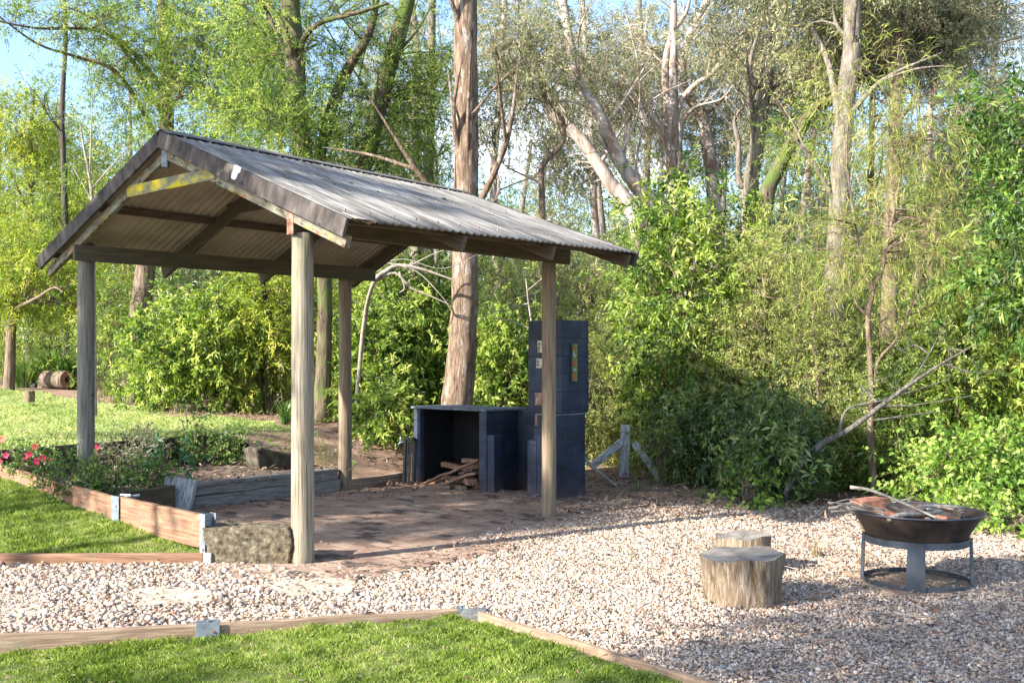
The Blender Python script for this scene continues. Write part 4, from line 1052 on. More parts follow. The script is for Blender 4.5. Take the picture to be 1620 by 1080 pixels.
# ------------------------------------------------------------------ fire bowl
fc = Vector((2.72, 6.89, 0)); KB = .92
fp = empty('fire_bowl', fc, 'round black steel fire bowl on a ring stand heaped with sticks and bricks', 'fire bowl')
M['bowl'] = mat('fire_bowl_steel', [(.018,.015,.014),(.045,.035,.03),(.1,.07,.05)], s=5, rough=.5, metal=.35, bump=.15, spots=[((1,1,1), 3, .58, .7, (.12,.075,.05))])
M['bowlstand'] = mat('stand_steel', [(.04,.045,.055),(.065,.075,.09),(.095,.105,.125)], s=6, rough=.5, metal=.3, bump=.1, spots=[((1,1,1), 50, .7, .74, (.3,.3,.32))])
prof_o = [(.02, .292), (.2, .293), (.3, .296), (.34, .31), (.352, .34), (.37, .375), (.452, .492), (.456, .5)]
prof_i = [(.444, .5), (.438, .489), (.36, .38), (.342, .33), (.3, .31), (.2, .308), (.02, .307)]
mb = MB(); mb.lathe([(a_*KB, b_) for a_, b_ in prof_o+prof_i], 72, fc, closed=True); mb.build('bowl', M['bowl'], fp, smooth=True)
mb = MB(); mb.lathe([(.425+.006*math.cos(a), .5+.006*math.sin(a)) for a in np.arange(0, 6.28, .8)], 72, fc-Vector((0, 0, 0)), closed=True); mb.build('rim', M['bowlstand'], fp, smooth=True)
mb = MB(); mb.lathe([(.327, .29), (.334, .29), (.334, .335), (.327, .335)], 72, fc, closed=True); mb.build('ring', M['bowlstand'], fp, bevel=.001)
mb = MB(); mb.lathe([(.338, .012), (.344, .012), (.344, .05), (.338, .05)], 72, fc, closed=True); mb.build('ring', M['bowlstand'], fp, bevel=.001)
for k in range(4):
    a = math.radians(248.1+k*90); d = Vector((math.cos(a), math.sin(a), 0))
    p0 = fc+d*.338+Vector((0, 0, .012)); p1 = fc+d*.33+Vector((0, 0, .33))
    mb = MB(); t = d.cross(Vector((0, 0, 1)))
    for (p, w_) in ((p0, .062), (p1, .05)):
        for s_, q_ in ((-1, -.012), (1, -.012), (1, .008), (-1, .008)): mb.v.append(p+t*s_*w_+d*(q_+.008))
    mb.f += [(0,1,5,4),(1,2,6,5),(2,3,7,6),(3,0,4,7),(3,2,1,0),(4,5,6,7)]
    mb.build('leg', M['bowlstand'], fp, bevel=.001)
# slab underneath
M['rustdirt'] = mat('rust_stained_slab', [(.14,.09,.06),(.27,.19,.13),(.36,.27,.19)], s=6, rough=.95, bump=.5)
boulder('paving_slab', (fc.x+.03, fc.y, .008), (.8, .76, .03), M['rustdirt'], 'rust stained square slab under the fire bowl', 'slab', 12, 8, .03, 0, .06)
# ash, bricks, sticks
mb = MB(); rg = random.Random(3); mb.v = [(fc.x, fc.y, .40)]
for j in range(1, 7):
    for k in range(32):
        a = 6.283*k/32; r = .325*j/6; mb.v.append((fc.x+r*math.cos(a), fc.y+r*math.sin(a), .395+rg.uniform(-.01, .012)))
for k in range(32):
    mb.f.append((0, 1+k, 1+(k+1) % 32))
    for j in range(5): mb.f.append((1+j*32+k, 1+j*32+(k+1) % 32, 1+(j+1)*32+(k+1) % 32, 1+(j+1)*32+k))
tag(mb.build('ash', mat('ash', [(.06,.055,.05),(.18,.17,.16),(.4,.39,.38)], s=30, lo=.35, hi=.65, rough=1), base=(fc.x, fc.y, .39), smooth=True), 'bed of grey ash inside the fire bowl', 'ash', kind='stuff')
def brickat(c, ang, tilt, label, s=(.23, .11, .076)):
    mb = MB(); R = Matrix.Rotation(ang, 3, 'Z') @ Matrix.Rotation(tilt, 3, 'Y'); mb.box(c, s, R, .004)
    return tag(mb.build('brick', M['redbrick'], base=(c[0], c[1], c[2]-.04), bevel=.007), label, 'brick')
brickat((fc.x-.31, fc.y+.02, .535), .35, -.06, 'whole orange brick propped highest on the left rim of the fire bowl', (.22, .13, .09))
brickat((fc.x-.21, fc.y-.06, .475), -.5, .3, 'red brick half under the propped one in the fire bowl', (.2, .1, .07))
brickat((fc.x-.02, fc.y+.13, .445), .3, .1, 'flat red brick in the middle of the fire bowl')
brickat((fc.x+.14, fc.y-.16, .445), .6, .15, 'sandy broken brick at the right front of the fire bowl', (.17, .1, .08))
rg = random.Random(9)
def stick(pts, r, m, label, group=None, n=7):
    mb = MB(); sp = smoothpoly(pts, 4); mb.tube(sp, [r*(1-.45*i/len(sp)) for i in range(len(sp))], n, rough=.08)
    return tag(mb.build('stick', m, base=pts[0], smooth=True), label, 'stick', group)
def fb(px, py, dy=0): return at(px, py, 6.92+dy)
stick([fb(1345, 770, -.1), fb(1380, 776, -.12), fb(1440, 800, -.2), fb(1492, 824, -.3)], .012, M['twig'], 'longest pale stick lying across the fire bowl')
stick([fb(1368, 772, -.02), fb(1420, 790, -.05), fb(1450, 802, .0)], .007, M['twig'], 'thin pale stick beside the longest one on the fire bowl')
stick([fb(1405, 822, -.32), fb(1425, 814, -.28), fb(1455, 813, -.2), fb(1490, 808, -.1)], .02, M['twig'], 'thick curved grey stick at the front of the fire bowl')
stick([fb(1398, 798, -.1), fb(1415, 806, -.1), fb(1430, 810, -.12)], .014, M['twig_dark'], 'charred stick in the middle of the fire bowl')
for k in range(9):
    a = rg.uniform(-1, 1); y0 = 795+k*2.2+rg.uniform(-3, 3)
    stick([fb(1308+rg.uniform(0, 34), y0-2+rg.uniform(-7, 7), -.25+.03*k), fb(1345, y0+rg.uniform(-4, 3)-1, -.27+.03*k), fb(1372, y0+5+rg.uniform(-3, 3), -.24+.02*k), fb(1400, min(826, y0+10+rg.uniform(-4, 2)), -.22)], rg.uniform(.005, .012), M['twig'], 'grey stick poking out over the left rim of the fire bowl', 'sticks over the left rim', 6)
for k in range(11):
    x0 = 1452+rg.uniform(-6, 10); stick([fb(x0, 801+rg.uniform(-3, 3), 0), fb(1490, 802+rg.uniform(-4, 6), -.02), fb(1515+rg.uniform(-8, 14), 808+rg.uniform(-6, 10), -.05)], rg.uniform(.004, .007), M['sleeper'] if k % 2 else M['twig'], 'reddish thin stick in the bundle at the right of the fire bowl', 'bundle of thin sticks', 6)
for k in range(12):
    x0 = 1400+rg.uniform(0, 110); y0 = rg.uniform(803, 818); stick([fb(x0-30, y0+rg.uniform(-7, 5), rg.uniform(-.2, .15)), fb(x0, y0+rg.uniform(-4, 4)-3, 0), fb(x0+30, y0+rg.uniform(-7, 5), rg.uniform(-.15, .2))], rg.uniform(.008, .016), M['twig'] if k % 3 else M['twig_dark'], 'broken stick heaped in the middle of the fire bowl', 'broken sticks heaped in the bowl', 6)
stick([fb(1410, 795, .05), fb(1440, 788, .1), fb(1447, 784, .12)], .006, M['twig'], 'short pale stick sticking up at the back of the fire bowl')
stick([onz(1385, 920, .02), onz(1420, 940, .02), onz(1460, 955, .015), onz(1487, 968, .02)], .009, M['sleeper'], 'reddish stick on the pebbles in front of the fire bowl')
stick([onz(1365, 968, .03), onz(1420, 970, .03), onz(1460, 975, .03), onz(1500, 968, .04)], .008, M['twig'], 'pale stick on the pebbles nearest the camera')
stick([onz(925, 725, .25), onz(945, 745, .12), onz(975, 768, .04)], .03, M['twig'], 'bent grey branch lying right of the chimney base')

rng = np.random.default_rng(61)
x, y = scatter(-2.5, 5, 5.0, 11.2, .12, rng); k = visx(x, y) & inpoly(x, y, yard) & (rng.random(len(x)) < (.1+.35*(x > 1)*sm(x, 1, 3)))
x = x[k]; y = y[k]; n_ = len(x); P_ = np.stack([x, y, .03+rng.uniform(0, .012, n_)], 1); a_ = rng.uniform(0, 6.28, n_); l_ = rng.uniform(.05, .22, n_)
Q_ = P_+np.stack([np.cos(a_)*l_, np.sin(a_)*l_, rng.normal(0, .012, n_)], 1); Vt, Ft = twiggeo(P_, Q_, .0032)
tag(link('fallen_twigs', npmesh('fallen_twigs', Vt, Ft), M['twig']), 'thin dead twigs lying over the pebbles', 'twigs', kind='stuff')
# white weathered post with braces behind
q = Vector((at(987, 752, 13.3).x, 13.3, .0)); fpst = empty('braced_post', q, 'short pale weathered post propped by two leaning boards', 'post')
beam('upright', q, at(990, 672, 13.3), .12, .1, M['silver'], fpst, up=(0, 1, 0), bevel=.01)
beam('brace', at(938, 736, 13.25), at(984, 698, 13.25), .09, .09, M['silver'], fpst, up=(0, 1, 0), bevel=.008)
beam('brace', at(1050, 765, 13.0), at(1003, 700, 13.2), .09, .09, M['silver'], fpst, up=(0, 1, 0), bevel=.008)

exec_marker = 'PLANTS'
# ------------------------------------------------------------------ trees
T = []
def tree(label, limbs, radii, ells, style, barkm, seed, dens=1., name='tree', lmat=None, cat='tree', group=None, sides=12, connect=True):
    b = limbs[0][0]; base = (b.x, b.y, float(zt(b.x, b.y)))
    limbs = [[*l] for l in limbs]
    if style == 'euc': ells = [((c[0]*1.06, c[1]*1.06, (c[2]-EYE)*1.06+EYE), (r_[0], r_[1]*1.3, r_[2]), n_) for c, r_, n_ in ells]
    rg = random.Random(seed*7+1); extra = []; er = []
    for l, rd_ in zip(limbs, radii):
        if len(l) < 4 or name != 'tree': continue
        q = smoothpoly(l, 4); m_ = len(q)
        for k in range(9 if style == 'euc' else 6):
            t = rg.uniform(.4, .97); i = min(m_-2, int(t*m_)); p = q[i]
            if p.z < 2.6: continue
            r0 = float(np.interp(t, np.linspace(0, 1, len(rd_)), rd_))*rg.uniform(.16, .34); ln = rg.uniform(.7, 2.2)*(r0/.03)**.5
            d = (q[i+1]-p).normalized()*.5+Vector((rg.uniform(-1, 1), rg.uniform(-1, 1), rg.uniform(-.1, .7)))*.8; d.normalize()
            k1 = p+d*ln*.4+Vector((rg.uniform(-.1, .1), rg.uniform(-.1, .1), .08))*ln; k2 = k1+(d+Vector((rg.uniform(-.6, .6), rg.uniform(-.6, .6), rg.uniform(-.1, .8)))).normalized()*ln*.45
            extra.append([p, k1, k2]); er.append([r0, r0*.7, .004])
            k3 = k1+(d+Vector((rg.uniform(-1, 1), rg.uniform(-1, 1), rg.uniform(-.5, .6)))).normalized()*ln*.5
            extra.append([k1, k1.lerp(k3, .5)+Vector((0, 0, .05)), k3]); er.append([r0*.5, r0*.35, .003])
    limbs = limbs+extra; radii = list(radii)+er
    return plant(name, 'crown', 'trunk', base, limbs, radii, ells, style, barkm, label, cat, group, seed, dens, lmat, None, sides, connect)
def down(px, Y, dz=-.1):          # foot of a trunk at px
    x = (px-CX)/F*Y; return Vector((x, Y, float(zt(x, Y))+dz))
# big red-brown trunk behind the firewood bay
Y = 13.9
l = [down(712, Y), at(716, 690, Y), at(724, 630, Y), at(733, 520, Y), at(736, 400, Y), at(738, 250, Y), at(737, 100, Y), at(737, -60, Y), at(735, -300, Y), at(740, -560, Y)]
tree('thick straight red brown gum trunk rising behind the firewood bay', [l, pxl([(737, -200), (800, -330), (870, -420)], Y), pxl([(736, -260), (660, -400), (600, -480)], Y)],
     [[.33, .25, .215, .19, .175, .165, .16, .155, .14, .1], [.08, .05, .03], [.08, .05, .03]], [ell(740, -560, Y, 180, 130, 60)], 'euc', M['bark_red'], 101, sides=28)
# dark forked wattle behind post B
Y = 15.2
l = [down(508, Y), at(511, 600, Y), at(514, 500, Y), at(515, 420, Y), at(525, 330, Y+.2), at(572, 275, Y+.5), at(592, 200, Y+.6), at(612, 120, Y+.7), at(640, 20, Y+.8), at(665, -80, Y+.9)]
l2 = [at(515, 420, Y), at(500, 300, Y), at(520, 190, Y), at(545, 120, Y), at(585, 50, Y-.2), at(600, -20, Y-.2), at(640, -120, Y-.2)]
l3 = [at(514, 450, Y), at(490, 300, Y-.3), at(470, 170, Y-.4), at(466, 80, Y-.4), at(455, -40, Y-.4)]
l4 = [at(468, 110, Y-.4), at(482, 60, Y-.6), at(510, 35, Y-.8), at(560, 22, Y-1), at(615, 5, Y-1)]
tree('dark forked wattle with mossy leaning limbs directly behind the front post', [l, l2, l3, l4],
     [[.15, .12, .11, .11, .11, .12, .13, .13, .12, .1], [.1, .09, .085, .08, .06, .05, .04], [.1, .11, .14, .15, .12], [.045, .04, .035, .03, .02]],
     [ell(480, 60, Y, 130, 110, 58), ell(600, 180, Y+.5, 90, 90, 44), ell(430, 200, Y-.5, 90, 60, 40), ell(690, 180, Y+1, 60, 120, 16), ell(560, 330, Y+2, 140, 60, 22)], 'wattle', M['bark_moss'], 102, 1.1, sides=14)
# left tall wattle
Y = 19.
l = [down(212, Y), at(218, 540, Y), at(228, 440, Y), at(245, 330, Y), at(262, 220, Y), at(264, 120, Y), at(258, 20, Y), at(255, -80, Y)]
b1 = pxl([(262, 150), (225, 100, 18.5), (195, 70, 18), (150, 30, 17.5), (100, 10, 17.2)], Y)
b2 = pxl([(262, 190), (210, 98, 18), (160, 50, 17), (60, 45, 16), (-20, 30, 15.5)], Y)
b3 = pxl([(255, 230), (190, 120, 17.4), (120, 90, 17), (60, 70, 16.5), (-10, 20, 16)], Y)
b4 = pxl([(262, 120), (320, 140, 18), (360, 170, 17.5), (420, 205, 17)], Y)
tree('tall peeling wattle with long bare horizontal boughs left of the roof apex', [l, b1, b2, b3, b4],
     [[.26, .21, .18, .15, .13, .12, .1, .07], [.06, .045, .035, .02, .01], [.05, .04, .03, .02, .01], [.05, .035, .025, .018, .01], [.05, .04, .03, .02]],
     [ell(330, 60, 17.5, 130, 80, 76), ell(220, 50, 18, 110, 70, 44), ell(330, 180, 17, 110, 55, 44), ell(200, 160, 18, 60, 70, 16), ell(110, 20, 16.5, 110, 30, 16), ell(420, 90, 17, 70, 110, 34)], 'wattle', M['bark_brown'], 103, 1.15, sides=14)
# left edge tree with dark stem
Y = 25.5
l = [down(45, Y), at(48, 480, Y), at(50, 350, Y), at(48, 220, Y), at(55, 140, Y)]
tree('slender dark stemmed tree at the left edge in front of the blue sky', [l, pxl([(50, 350), (20, 280), (-10, 240)], Y), pxl([(50, 380), (90, 300), (120, 250)], Y)], [[.1, .08, .07, .05, .02], [.03, .02, .01], [.03, .02, .01]],
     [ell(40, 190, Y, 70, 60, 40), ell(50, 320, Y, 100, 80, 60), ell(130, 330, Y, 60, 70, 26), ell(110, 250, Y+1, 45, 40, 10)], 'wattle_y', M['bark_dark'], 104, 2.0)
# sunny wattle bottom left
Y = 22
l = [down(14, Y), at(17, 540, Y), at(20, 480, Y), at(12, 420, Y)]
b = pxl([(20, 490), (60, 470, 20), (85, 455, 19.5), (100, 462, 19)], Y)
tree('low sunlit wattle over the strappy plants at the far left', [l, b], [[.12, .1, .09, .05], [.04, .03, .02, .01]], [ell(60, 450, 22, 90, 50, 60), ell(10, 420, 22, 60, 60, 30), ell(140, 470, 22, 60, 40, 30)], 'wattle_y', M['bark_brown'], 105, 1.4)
# bare pale sapling
Y = 15.5
l = [down(150, Y), at(148, 400, Y), at(146, 320, Y), at(140, 270, Y), at(132, 230, Y), at(126, 190, Y)]
tree('bare pale sapling left of the gable', [l, pxl([(146, 320), (130, 290), (110, 255)], Y), pxl([(142, 280), (144, 220), (146, 150)], Y), pxl([(143, 300), (170, 270), (205, 230)], Y)], [[.035, .03, .025, .02, .015, .006], [.012, .01, .005], [.012, .01, .005], [.01, .008, .004]], [ell(130, 250, Y, 30, 40, 2)], 'wattle', M['twig'], 106)
# trunks in the middle distance
def simple(label, pxs, Y, r, ells, style, bm_, seed, dens=1., br=(), bmr=None, **kw):
    l = [down(pxs[0][0], Y)]+[at(p[0], p[1], p[2] if len(p) > 2 else Y) for p in pxs[1:]]
    limbs = [l]; rad = [list(np.linspace(r, r*.42, len(l)))]
    for bb in br:
        limbs.append(pxl(bb[0], Y)); rad.append(list(np.linspace(bb[1], bb[1]*.25, len(bb[0]))))
    return tree(label, limbs, rad, ells, style, bm_, seed, dens, **kw)
simple('slim pale trunk between the mossy limb and the thick red trunk', [(672, 640), (676, 400), (678, 250), (682, 130), (684, 0), (690, -90)], 19, .13, [ell(690, 60, 19, 60, 120, 30), ell(650, 250, 19, 60, 80, 26)], 'wattle', M['bark_grey'], 107, 1., [([(680, 200), (665, 120), (660, 60)], .04)])
simple('grey trunk seen under the eave left of the thick red trunk', [(657, 640), (656, 500), (658, 420), (662, 330), (655, 230), (660, 100), (650, 0)], 23, .2, [ell(640, 120, 23, 90, 120, 30)], 'euc', M['bark_grey'], 108)
simple('thin grey trunk behind the back post', [(632, 640), (631, 500), (633, 420), (628, 300), (620, 200)], 25, .17, [ell(600, 220, 25, 90, 60, 20)], 'euc', M['bark_grey'], 109)
simple('crooked brown sapling right of the roof ridge', [(868, 640), (860, 400), (857, 300), (858, 262), (887, 230), (892, 200), (884, 178), (862, 153), (858, 130)], 16.5, .06, [ell(850, 110, 16.5, 60, 60, 26), ell(810, 60, 16.5, 70, 70, 28), ell(790, 170, 16.5, 40, 60, 12)], 'wattle', M['bark_brown'], 110, 1., [([(887, 190), (870, 165), (820, 150), (795, 140)], .018), ([(857, 290), (830, 278), (800, 262), (780, 235)], .022)], lmat=L['euc'])
# gums at the right
Y = 17.5
simple('leaning dark sided gum whose trunk curves up left from the broad leaved shrub', [(1105, 700), (1100, 480), (1085, 390), (1062, 348), (1030, 318), (1004, 290), (985, 262), (962, 215), (945, 175), (922, 145), (907, 110), (903, 75), (890, 0)], Y, .17,
       [ell(900, 60, Y, 90, 80, 22), ell(960, 130, Y+1, 60, 50, 14)], 'euc', M['bark_pale'], 111, 1., [([(985, 262), (990, 200), (975, 150)], .04), ([(945, 175), (900, 160), (865, 165)], .03)])
simple('white limbed gum leaning up left beside the roof edge', [(1040, 700), (1025, 480), (1008, 355), (985, 310), (967, 292), (948, 262), (926, 230), (903, 203), (880, 185), (860, 155), (850, 110), (830, 60)], 19.5, .17,
       [ell(850, 200, 19.5, 70, 60, 18), ell(900, 250, 20, 70, 60, 18)], 'euc', M['bark_pale'], 112, 1., [([(926, 230), (880, 160), (845, 100), (832, 0)], .07)])
Y = 20
simple('many limbed white gum standing central in the gap of sky', [(1078, 720), (1075, 500), (1072, 350), (1064, 280), (1062, 235)], Y, .24,
       [ell(1000, 110, Y, 80, 70, 22), ell(1080, 60, Y, 90, 80, 18), ell(1010, 200, Y+1.5, 80, 60, 22), ell(1150, 130, Y+1, 70, 70, 22)], 'euc', M['bark_pale'], 113, 1.,
       [([(1062, 240), (1050, 213), (1025, 178), (1000, 157), (980, 135), (960, 125), (930, 95), (907, 83)], .11), ([(1062, 240), (1058, 180), (1053, 105), (1066, 50), (1085, 20), (1095, -20)], .11),
        ([(1062, 240), (1064, 150), (1065, 70), (1066, 0), (1060, -60)], .13), ([(1066, 210), (1075, 165), (1100, 135), (1125, 118), (1150, 85), (1180, 55), (1212, 30)], .08),
        ([(1070, 230), (1080, 195), (1100, 170), (1140, 158), (1160, 135)], .05), ([(1000, 157), (1010, 110), (1000, 60), (990, 20)], .035)])
simple('pale gum with a kinked trunk behind the central one', [(1150, 700), (1132, 400), (1128, 300), (1120, 230), (1112, 187), (1092, 155), (1078, 120), (1090, 60), (1120, 0)], 22, .18, [ell(1110, 220, 22, 90, 60, 24), ell(1170, 60, 22, 80, 60, 14)], 'euc', M['bark_pale'], 114, 1., [([(1112, 187), (1150, 150), (1180, 130)], .05)])
simple('tall grey gum with a pale forked stem right of the sky gap', [(1178, 720), (1182, 500), (1185, 360), (1187, 300), (1196, 240), (1204, 185), (1213, 130), (1218, 67), (1227, 0), (1235, -80)], 17, .17,
       [ell(1250, 60, 17, 90, 80, 34), ell(1160, 40, 17.5, 50, 60, 10), ell(1240, 200, 18, 80, 60, 20), ell(1230, -60, 17, 120, 60, 30)], 'euc', M['bark_grey'], 115, 1.1, [([(1187, 290), (1170, 290), (1168, 225), (1162, 190), (1180, 165)], .07), ([(1200, 140), (1187, 120), (1188, 90), (1205, 40)], .07), ([(1215, 140), (1245, 125), (1280, 105), (1320, 90)], .06)])
simple('mossy diagonal limb tree between the two grey gums', [(1200, 720), (1205, 450), (1212, 320), (1222, 285), (1253, 227), (1283, 180), (1300, 165), (1322, 155), (1350, 130), (1400, 118)], 15.5, .14, [ell(1290, 220, 15.5, 70, 50, 16), ell(1350, 110, 16, 70, 40, 12)], 'wattle', M['bark_moss'], 116)
Y = 13.4
l = [down(1318, Y), at(1316, 680, Y), at(1318, 560, Y), at(1321, 440, Y), at(1327, 333, Y), at(1333, 217, Y), at(1341, 133, Y), at(1348, 67, Y), at(1349, 0, Y), at(1352, -150, Y), at(1350, -350, Y)]
tree('thick pale grey gum trunk standing upright left of the fire bowl', [l, pxl([(1332, 215), (1310, 100, 14), (1280, 30, 14.5), (1270, -20, 15)], Y)], [[.24, .18, .15, .135, .13, .125, .12, .115, .112, .1, .05], [.05, .04, .03, .01]],
     [ell(1340, -60, Y, 150, 90, 50), ell(1300, 60, 14.5, 60, 60, 16), ell(1350, -350, Y, 150, 130, 40)], 'euc', M['bark_grey'], 117, 1., sides=22)
simple('brown rough barked gum right of the thick pale trunk', [(1400, 760), (1403, 600), (1407, 480), (1411, 330), (1417, 200), (1420, 100), (1426, 0), (1430, -120)], 14.6, .14, [ell(1450, 60, 14.6, 90, 70, 34), ell(1400, 60, 15, 50, 60, 14), ell(1500, 20, 15, 90, 50, 26)], 'euc', M['bark_brown'], 118, 1.1, [([(1418, 180), (1390, 220), (1370, 250)], .03), ([(1420, 110), (1400, 60), (1390, 20)], .03)])
Y = 18
simple('open pale gum with long thin limbs against the right sky', [(1460, 720), (1462, 450), (1470, 200), (1474, 155)], Y, .1, [ell(1490, 30, Y, 70, 40, 14), ell(1590, 180, Y, 60, 60, 16), ell(1530, 160, 19, 50, 50, 8), ell(1600, 20, Y, 60, 40, 12)], 'euc', M['bark_pale'], 119, 1.,
       [([(1474, 160), (1490, 115), (1520, 85), (1534, 50), (1528, 30), (1500, 10)], .05), ([(1474, 165), (1500, 145), (1525, 110), (1560, 75), (1620, 58), (1680, 50)], .05), ([(1474, 160), (1480, 100), (1465, 60)], .04)])
simple('dark leaning gum bough low at the right sky', [(1440, 740), (1450, 450), (1485, 325), (1510, 305), (1545, 300), (1600, 285), (1650, 260)], 16, .09, [ell(1560, 260, 16, 70, 40, 20), ell(1480, 350, 16, 60, 40, 16), ell(1610, 230, 16, 50, 60, 16)], 'euc', M['bark_brown'], 120, 1., [([(1500, 310), (1530, 265), (1550, 235), (1590, 215)], .04)])
simple('straight slim trunk between the red gum and the crooked sapling', [(790, 640), (788, 450), (780, 300), (790, 150), (798, 0), (800, -80)], 27, .13, [ell(800, 60, 27, 80, 80, 20)], 'euc', M['bark_pale'], 131)
simple('thin pale trunk rising above the right eave', [(955, 640), (950, 450), (940, 330), (935, 200), (925, 60), (920, -40)], 26, .12, [ell(930, 120, 26, 70, 80, 16)], 'euc', M['bark_pale'], 132)
simple('grey forked trunk just right of the eave tip', [(1030, 650), (1022, 450), (1020, 330), (1025, 200), (1015, 80), (1010, -30)], 25, .13, [ell(1030, 60, 25, 70, 60, 12)], 'euc', M['bark_grey'], 133, 1., [([(1022, 330), (1000, 240), (985, 160)], .06)])
simple('slim leaning pale trunk left of the thick pale gum', [(1255, 700), (1262, 480), (1272, 330), (1290, 180), (1300, 60), (1305, -40)], 21, .1, [ell(1290, 120, 21, 60, 60, 10)], 'euc', M['bark_pale'], 134)
simple('thin grey trunk between the thick gum and the brown gum', [(1368, 700), (1370, 480), (1375, 330), (1380, 180), (1378, 40), (1380, -40)], 20, .09, [], 'euc', M['bark_grey'], 135)
simple('slim brown trunk in the thicket at the right', [(1478, 760), (1480, 600), (1470, 480), (1476, 380), (1490, 300)], 15.5, .07, [ell(1490, 320, 15.5, 50, 40, 8)], 'wattle', M['bark_brown'], 136)
simple('pale slim trunk near the right edge of the photograph', [(1560, 700), (1555, 520), (1550, 400), (1562, 260), (1570, 120), (1580, 0)], 20, .09, [ell(1570, 100, 20, 60, 60, 12)], 'euc', M['bark_pale'], 137)
simple('thin dark trunk above the left eave', [(105, 600), (104, 420), (102, 300), (98, 180), (104, 60), (100, -20)], 24, .09, [ell(110, 330, 24, 60, 60, 14)], 'wattle', M['bark_dark'], 138)
simple('pale trunk half hidden behind the bright bush near the front post', [(448, 640), (446, 500), (440, 400), (446, 300), (440, 180)], 20, .13, [], 'wattle', M['bark_pale'], 139)
simple('dark little trunk rising from the lawn edge bush', [(428, 640), (424, 590), (428, 520), (415, 440), (420, 380)], 16.6, .075, [ell(420, 420, 16.6, 50, 30, 10)], 'wattle_y', M['bark_dark'], 140)
simple('leafy olive gum crown filling the top between the central gum and the grey gum', [(1130, 700), (1140, 400), (1150, 200), (1160, 60)], 29, .12, [ell(1130, 110, 29, 120, 90, 40), ell(980, 180, 29, 130, 90, 40), ell(1240, 200, 29, 90, 90, 26)], 'euc', M['bark_grey'], 141)
simple('leafy olive gum crown filling the top right corner', [(1500, 700), (1505, 400), (1510, 200), (1520, 60)], 27, .12, [ell(1440, 60, 27, 120, 60, 34), ell(1530, 250, 27, 100, 70, 22), ell(1380, 240, 27, 90, 80, 26)], 'euc', M['bark_grey'], 142)
simple('leafy wattle crown closing the gap above the ridge left of the red trunk', [(690, 700), (692, 400), (690, 250)], 25, .1, [ell(680, 230, 25, 90, 110, 34), ell(560, 130, 25, 100, 90, 30)], 'wattle', M['bark_grey'], 143)
# needle leaved tree in front
Y = 11.6
l = [down(1385, Y), at(1377, 700, Y), at(1378, 640, Y), at(1377, 577, Y), at(1373, 500, Y), at(1380, 460, Y), at(1365, 425, Y), at(1358, 380, Y), at(1340, 260, Y), at(1345, 150, Y)]
tree('slim pale forked sapling with feathery yellow green needles', [l, pxl([(1380, 460), (1395, 430), (1402, 390), (1415, 330), (1440, 200), (1450, 130)], Y), pxl([(1378, 640), (1388, 575), (1415, 540), (1435, 500)], Y), pxl([(1373, 500), (1355, 480), (1348, 450)], Y)],
     [[.042, .04, .036, .032, .03, .028, .022, .017, .012, .005], [.025, .022, .018, .012, .008, .004], [.025, .018, .012, .006], [.018, .012, .006]],
     [ell(1430, 200, Y, 100, 50, 26), ell(1350, 130, Y, 40, 50, 8), ell(1400, 370, Y, 110, 60, 30), ell(1280, 370, Y, 60, 60, 10), ell(1490, 210, Y, 70, 40, 10), ell(1480, 400, Y+.5, 70, 50, 14)], 'needle', M['bark_brown'], 121, .95, sides=10)
# bright tree at the right edge
Y = 10.2
l = [down(1760, Y), at(1750, 500, Y), at(1730, 300, Y), at(1690, 200, Y), at(1640, 160, Y)]
tree('dark green drooping leaved tree leaning in at the right edge', [l, pxl([(1740, 380), (1660, 330), (1600, 320)], Y), pxl([(1745, 480), (1660, 430), (1610, 420)], Y)], [[.1, .08, .06, .04, .02], [.03, .02, .01], [.03, .02, .01]],
     [ell(1620, 180, Y, 45, 50, 12), ell(1625, 300, Y, 55, 40, 12), ell(1620, 440, Y, 60, 60, 20), ell(1700, 350, Y, 80, 150, 40)], 'broad', M['bark_brown'], 122, .8, lmat=L['midgreen'])
# fallen mossy bough
Y = 10.9
l = pxl([(1240, 790), (1262, 740), (1300, 702), (1345, 678), (1392, 643), (1440, 608), (1490, 575), (1535, 550)], Y)
tree('leaning lichened grey bough arching right over the fire bowl', [l, pxl([(1328, 683), (1335, 655), (1352, 642), (1400, 632), (1500, 600)], Y), pxl([(1392, 643), (1450, 640), (1540, 625)], Y), pxl([(1440, 608), (1470, 560), (1500, 500)], Y), pxl([(1490, 575), (1550, 590), (1620, 570)], Y), pxl([(1380, 665), (1450, 655), (1500, 650)], Y)],
     [[.05, .042, .036, .03, .026, .022, .016, .006], [.02, .015, .012, .008, .003], [.012, .008, .003], [.012, .008, .003], [.012, .008, .003], [.01, .007, .003]],
     [ell(1480, 560, Y+.4, 60, 40, 4), ell(1400, 600, Y+.3, 50, 30, 3)], 'fine', M['twig_grey'], 123, 1., name='leaning_bough', cat='branch')
# dead pale branches beside the red trunk
Y = 13.4
l = [down(560, Y+1), at(575, 520, Y+.6), at(590, 450, Y), at(612, 428, Y), at(632, 420, Y), at(668, 426, Y), at(715, 442, Y)]
tree('bare curved pale dead sapling left of the thick red trunk', [l, pxl([(592, 446), (625, 432), (650, 455), (680, 468), (712, 482)], Y), pxl([(632, 430), (640, 455), (632, 463)], Y), pxl([(640, 425), (690, 400), (730, 390)], Y), pxl([(560, 398), (610, 415), (660, 430), (700, 470), (713, 490)], Y-.4), pxl([(590, 420), (640, 410), (700, 425), (760, 400)], Y-.5)],
     [[.03, .03, .028, .03, .028, .02, .01], [.022, .018, .014, .01, .006], [.014, .01, .006], [.01, .007, .003], [.012, .01, .008, .006, .003], [.008, .006, .005, .002]], [ell(600, 470, Y, 30, 25, 1)], 'wattle', M['twig'], 124, name='dead_sapling')
Y = 14.2
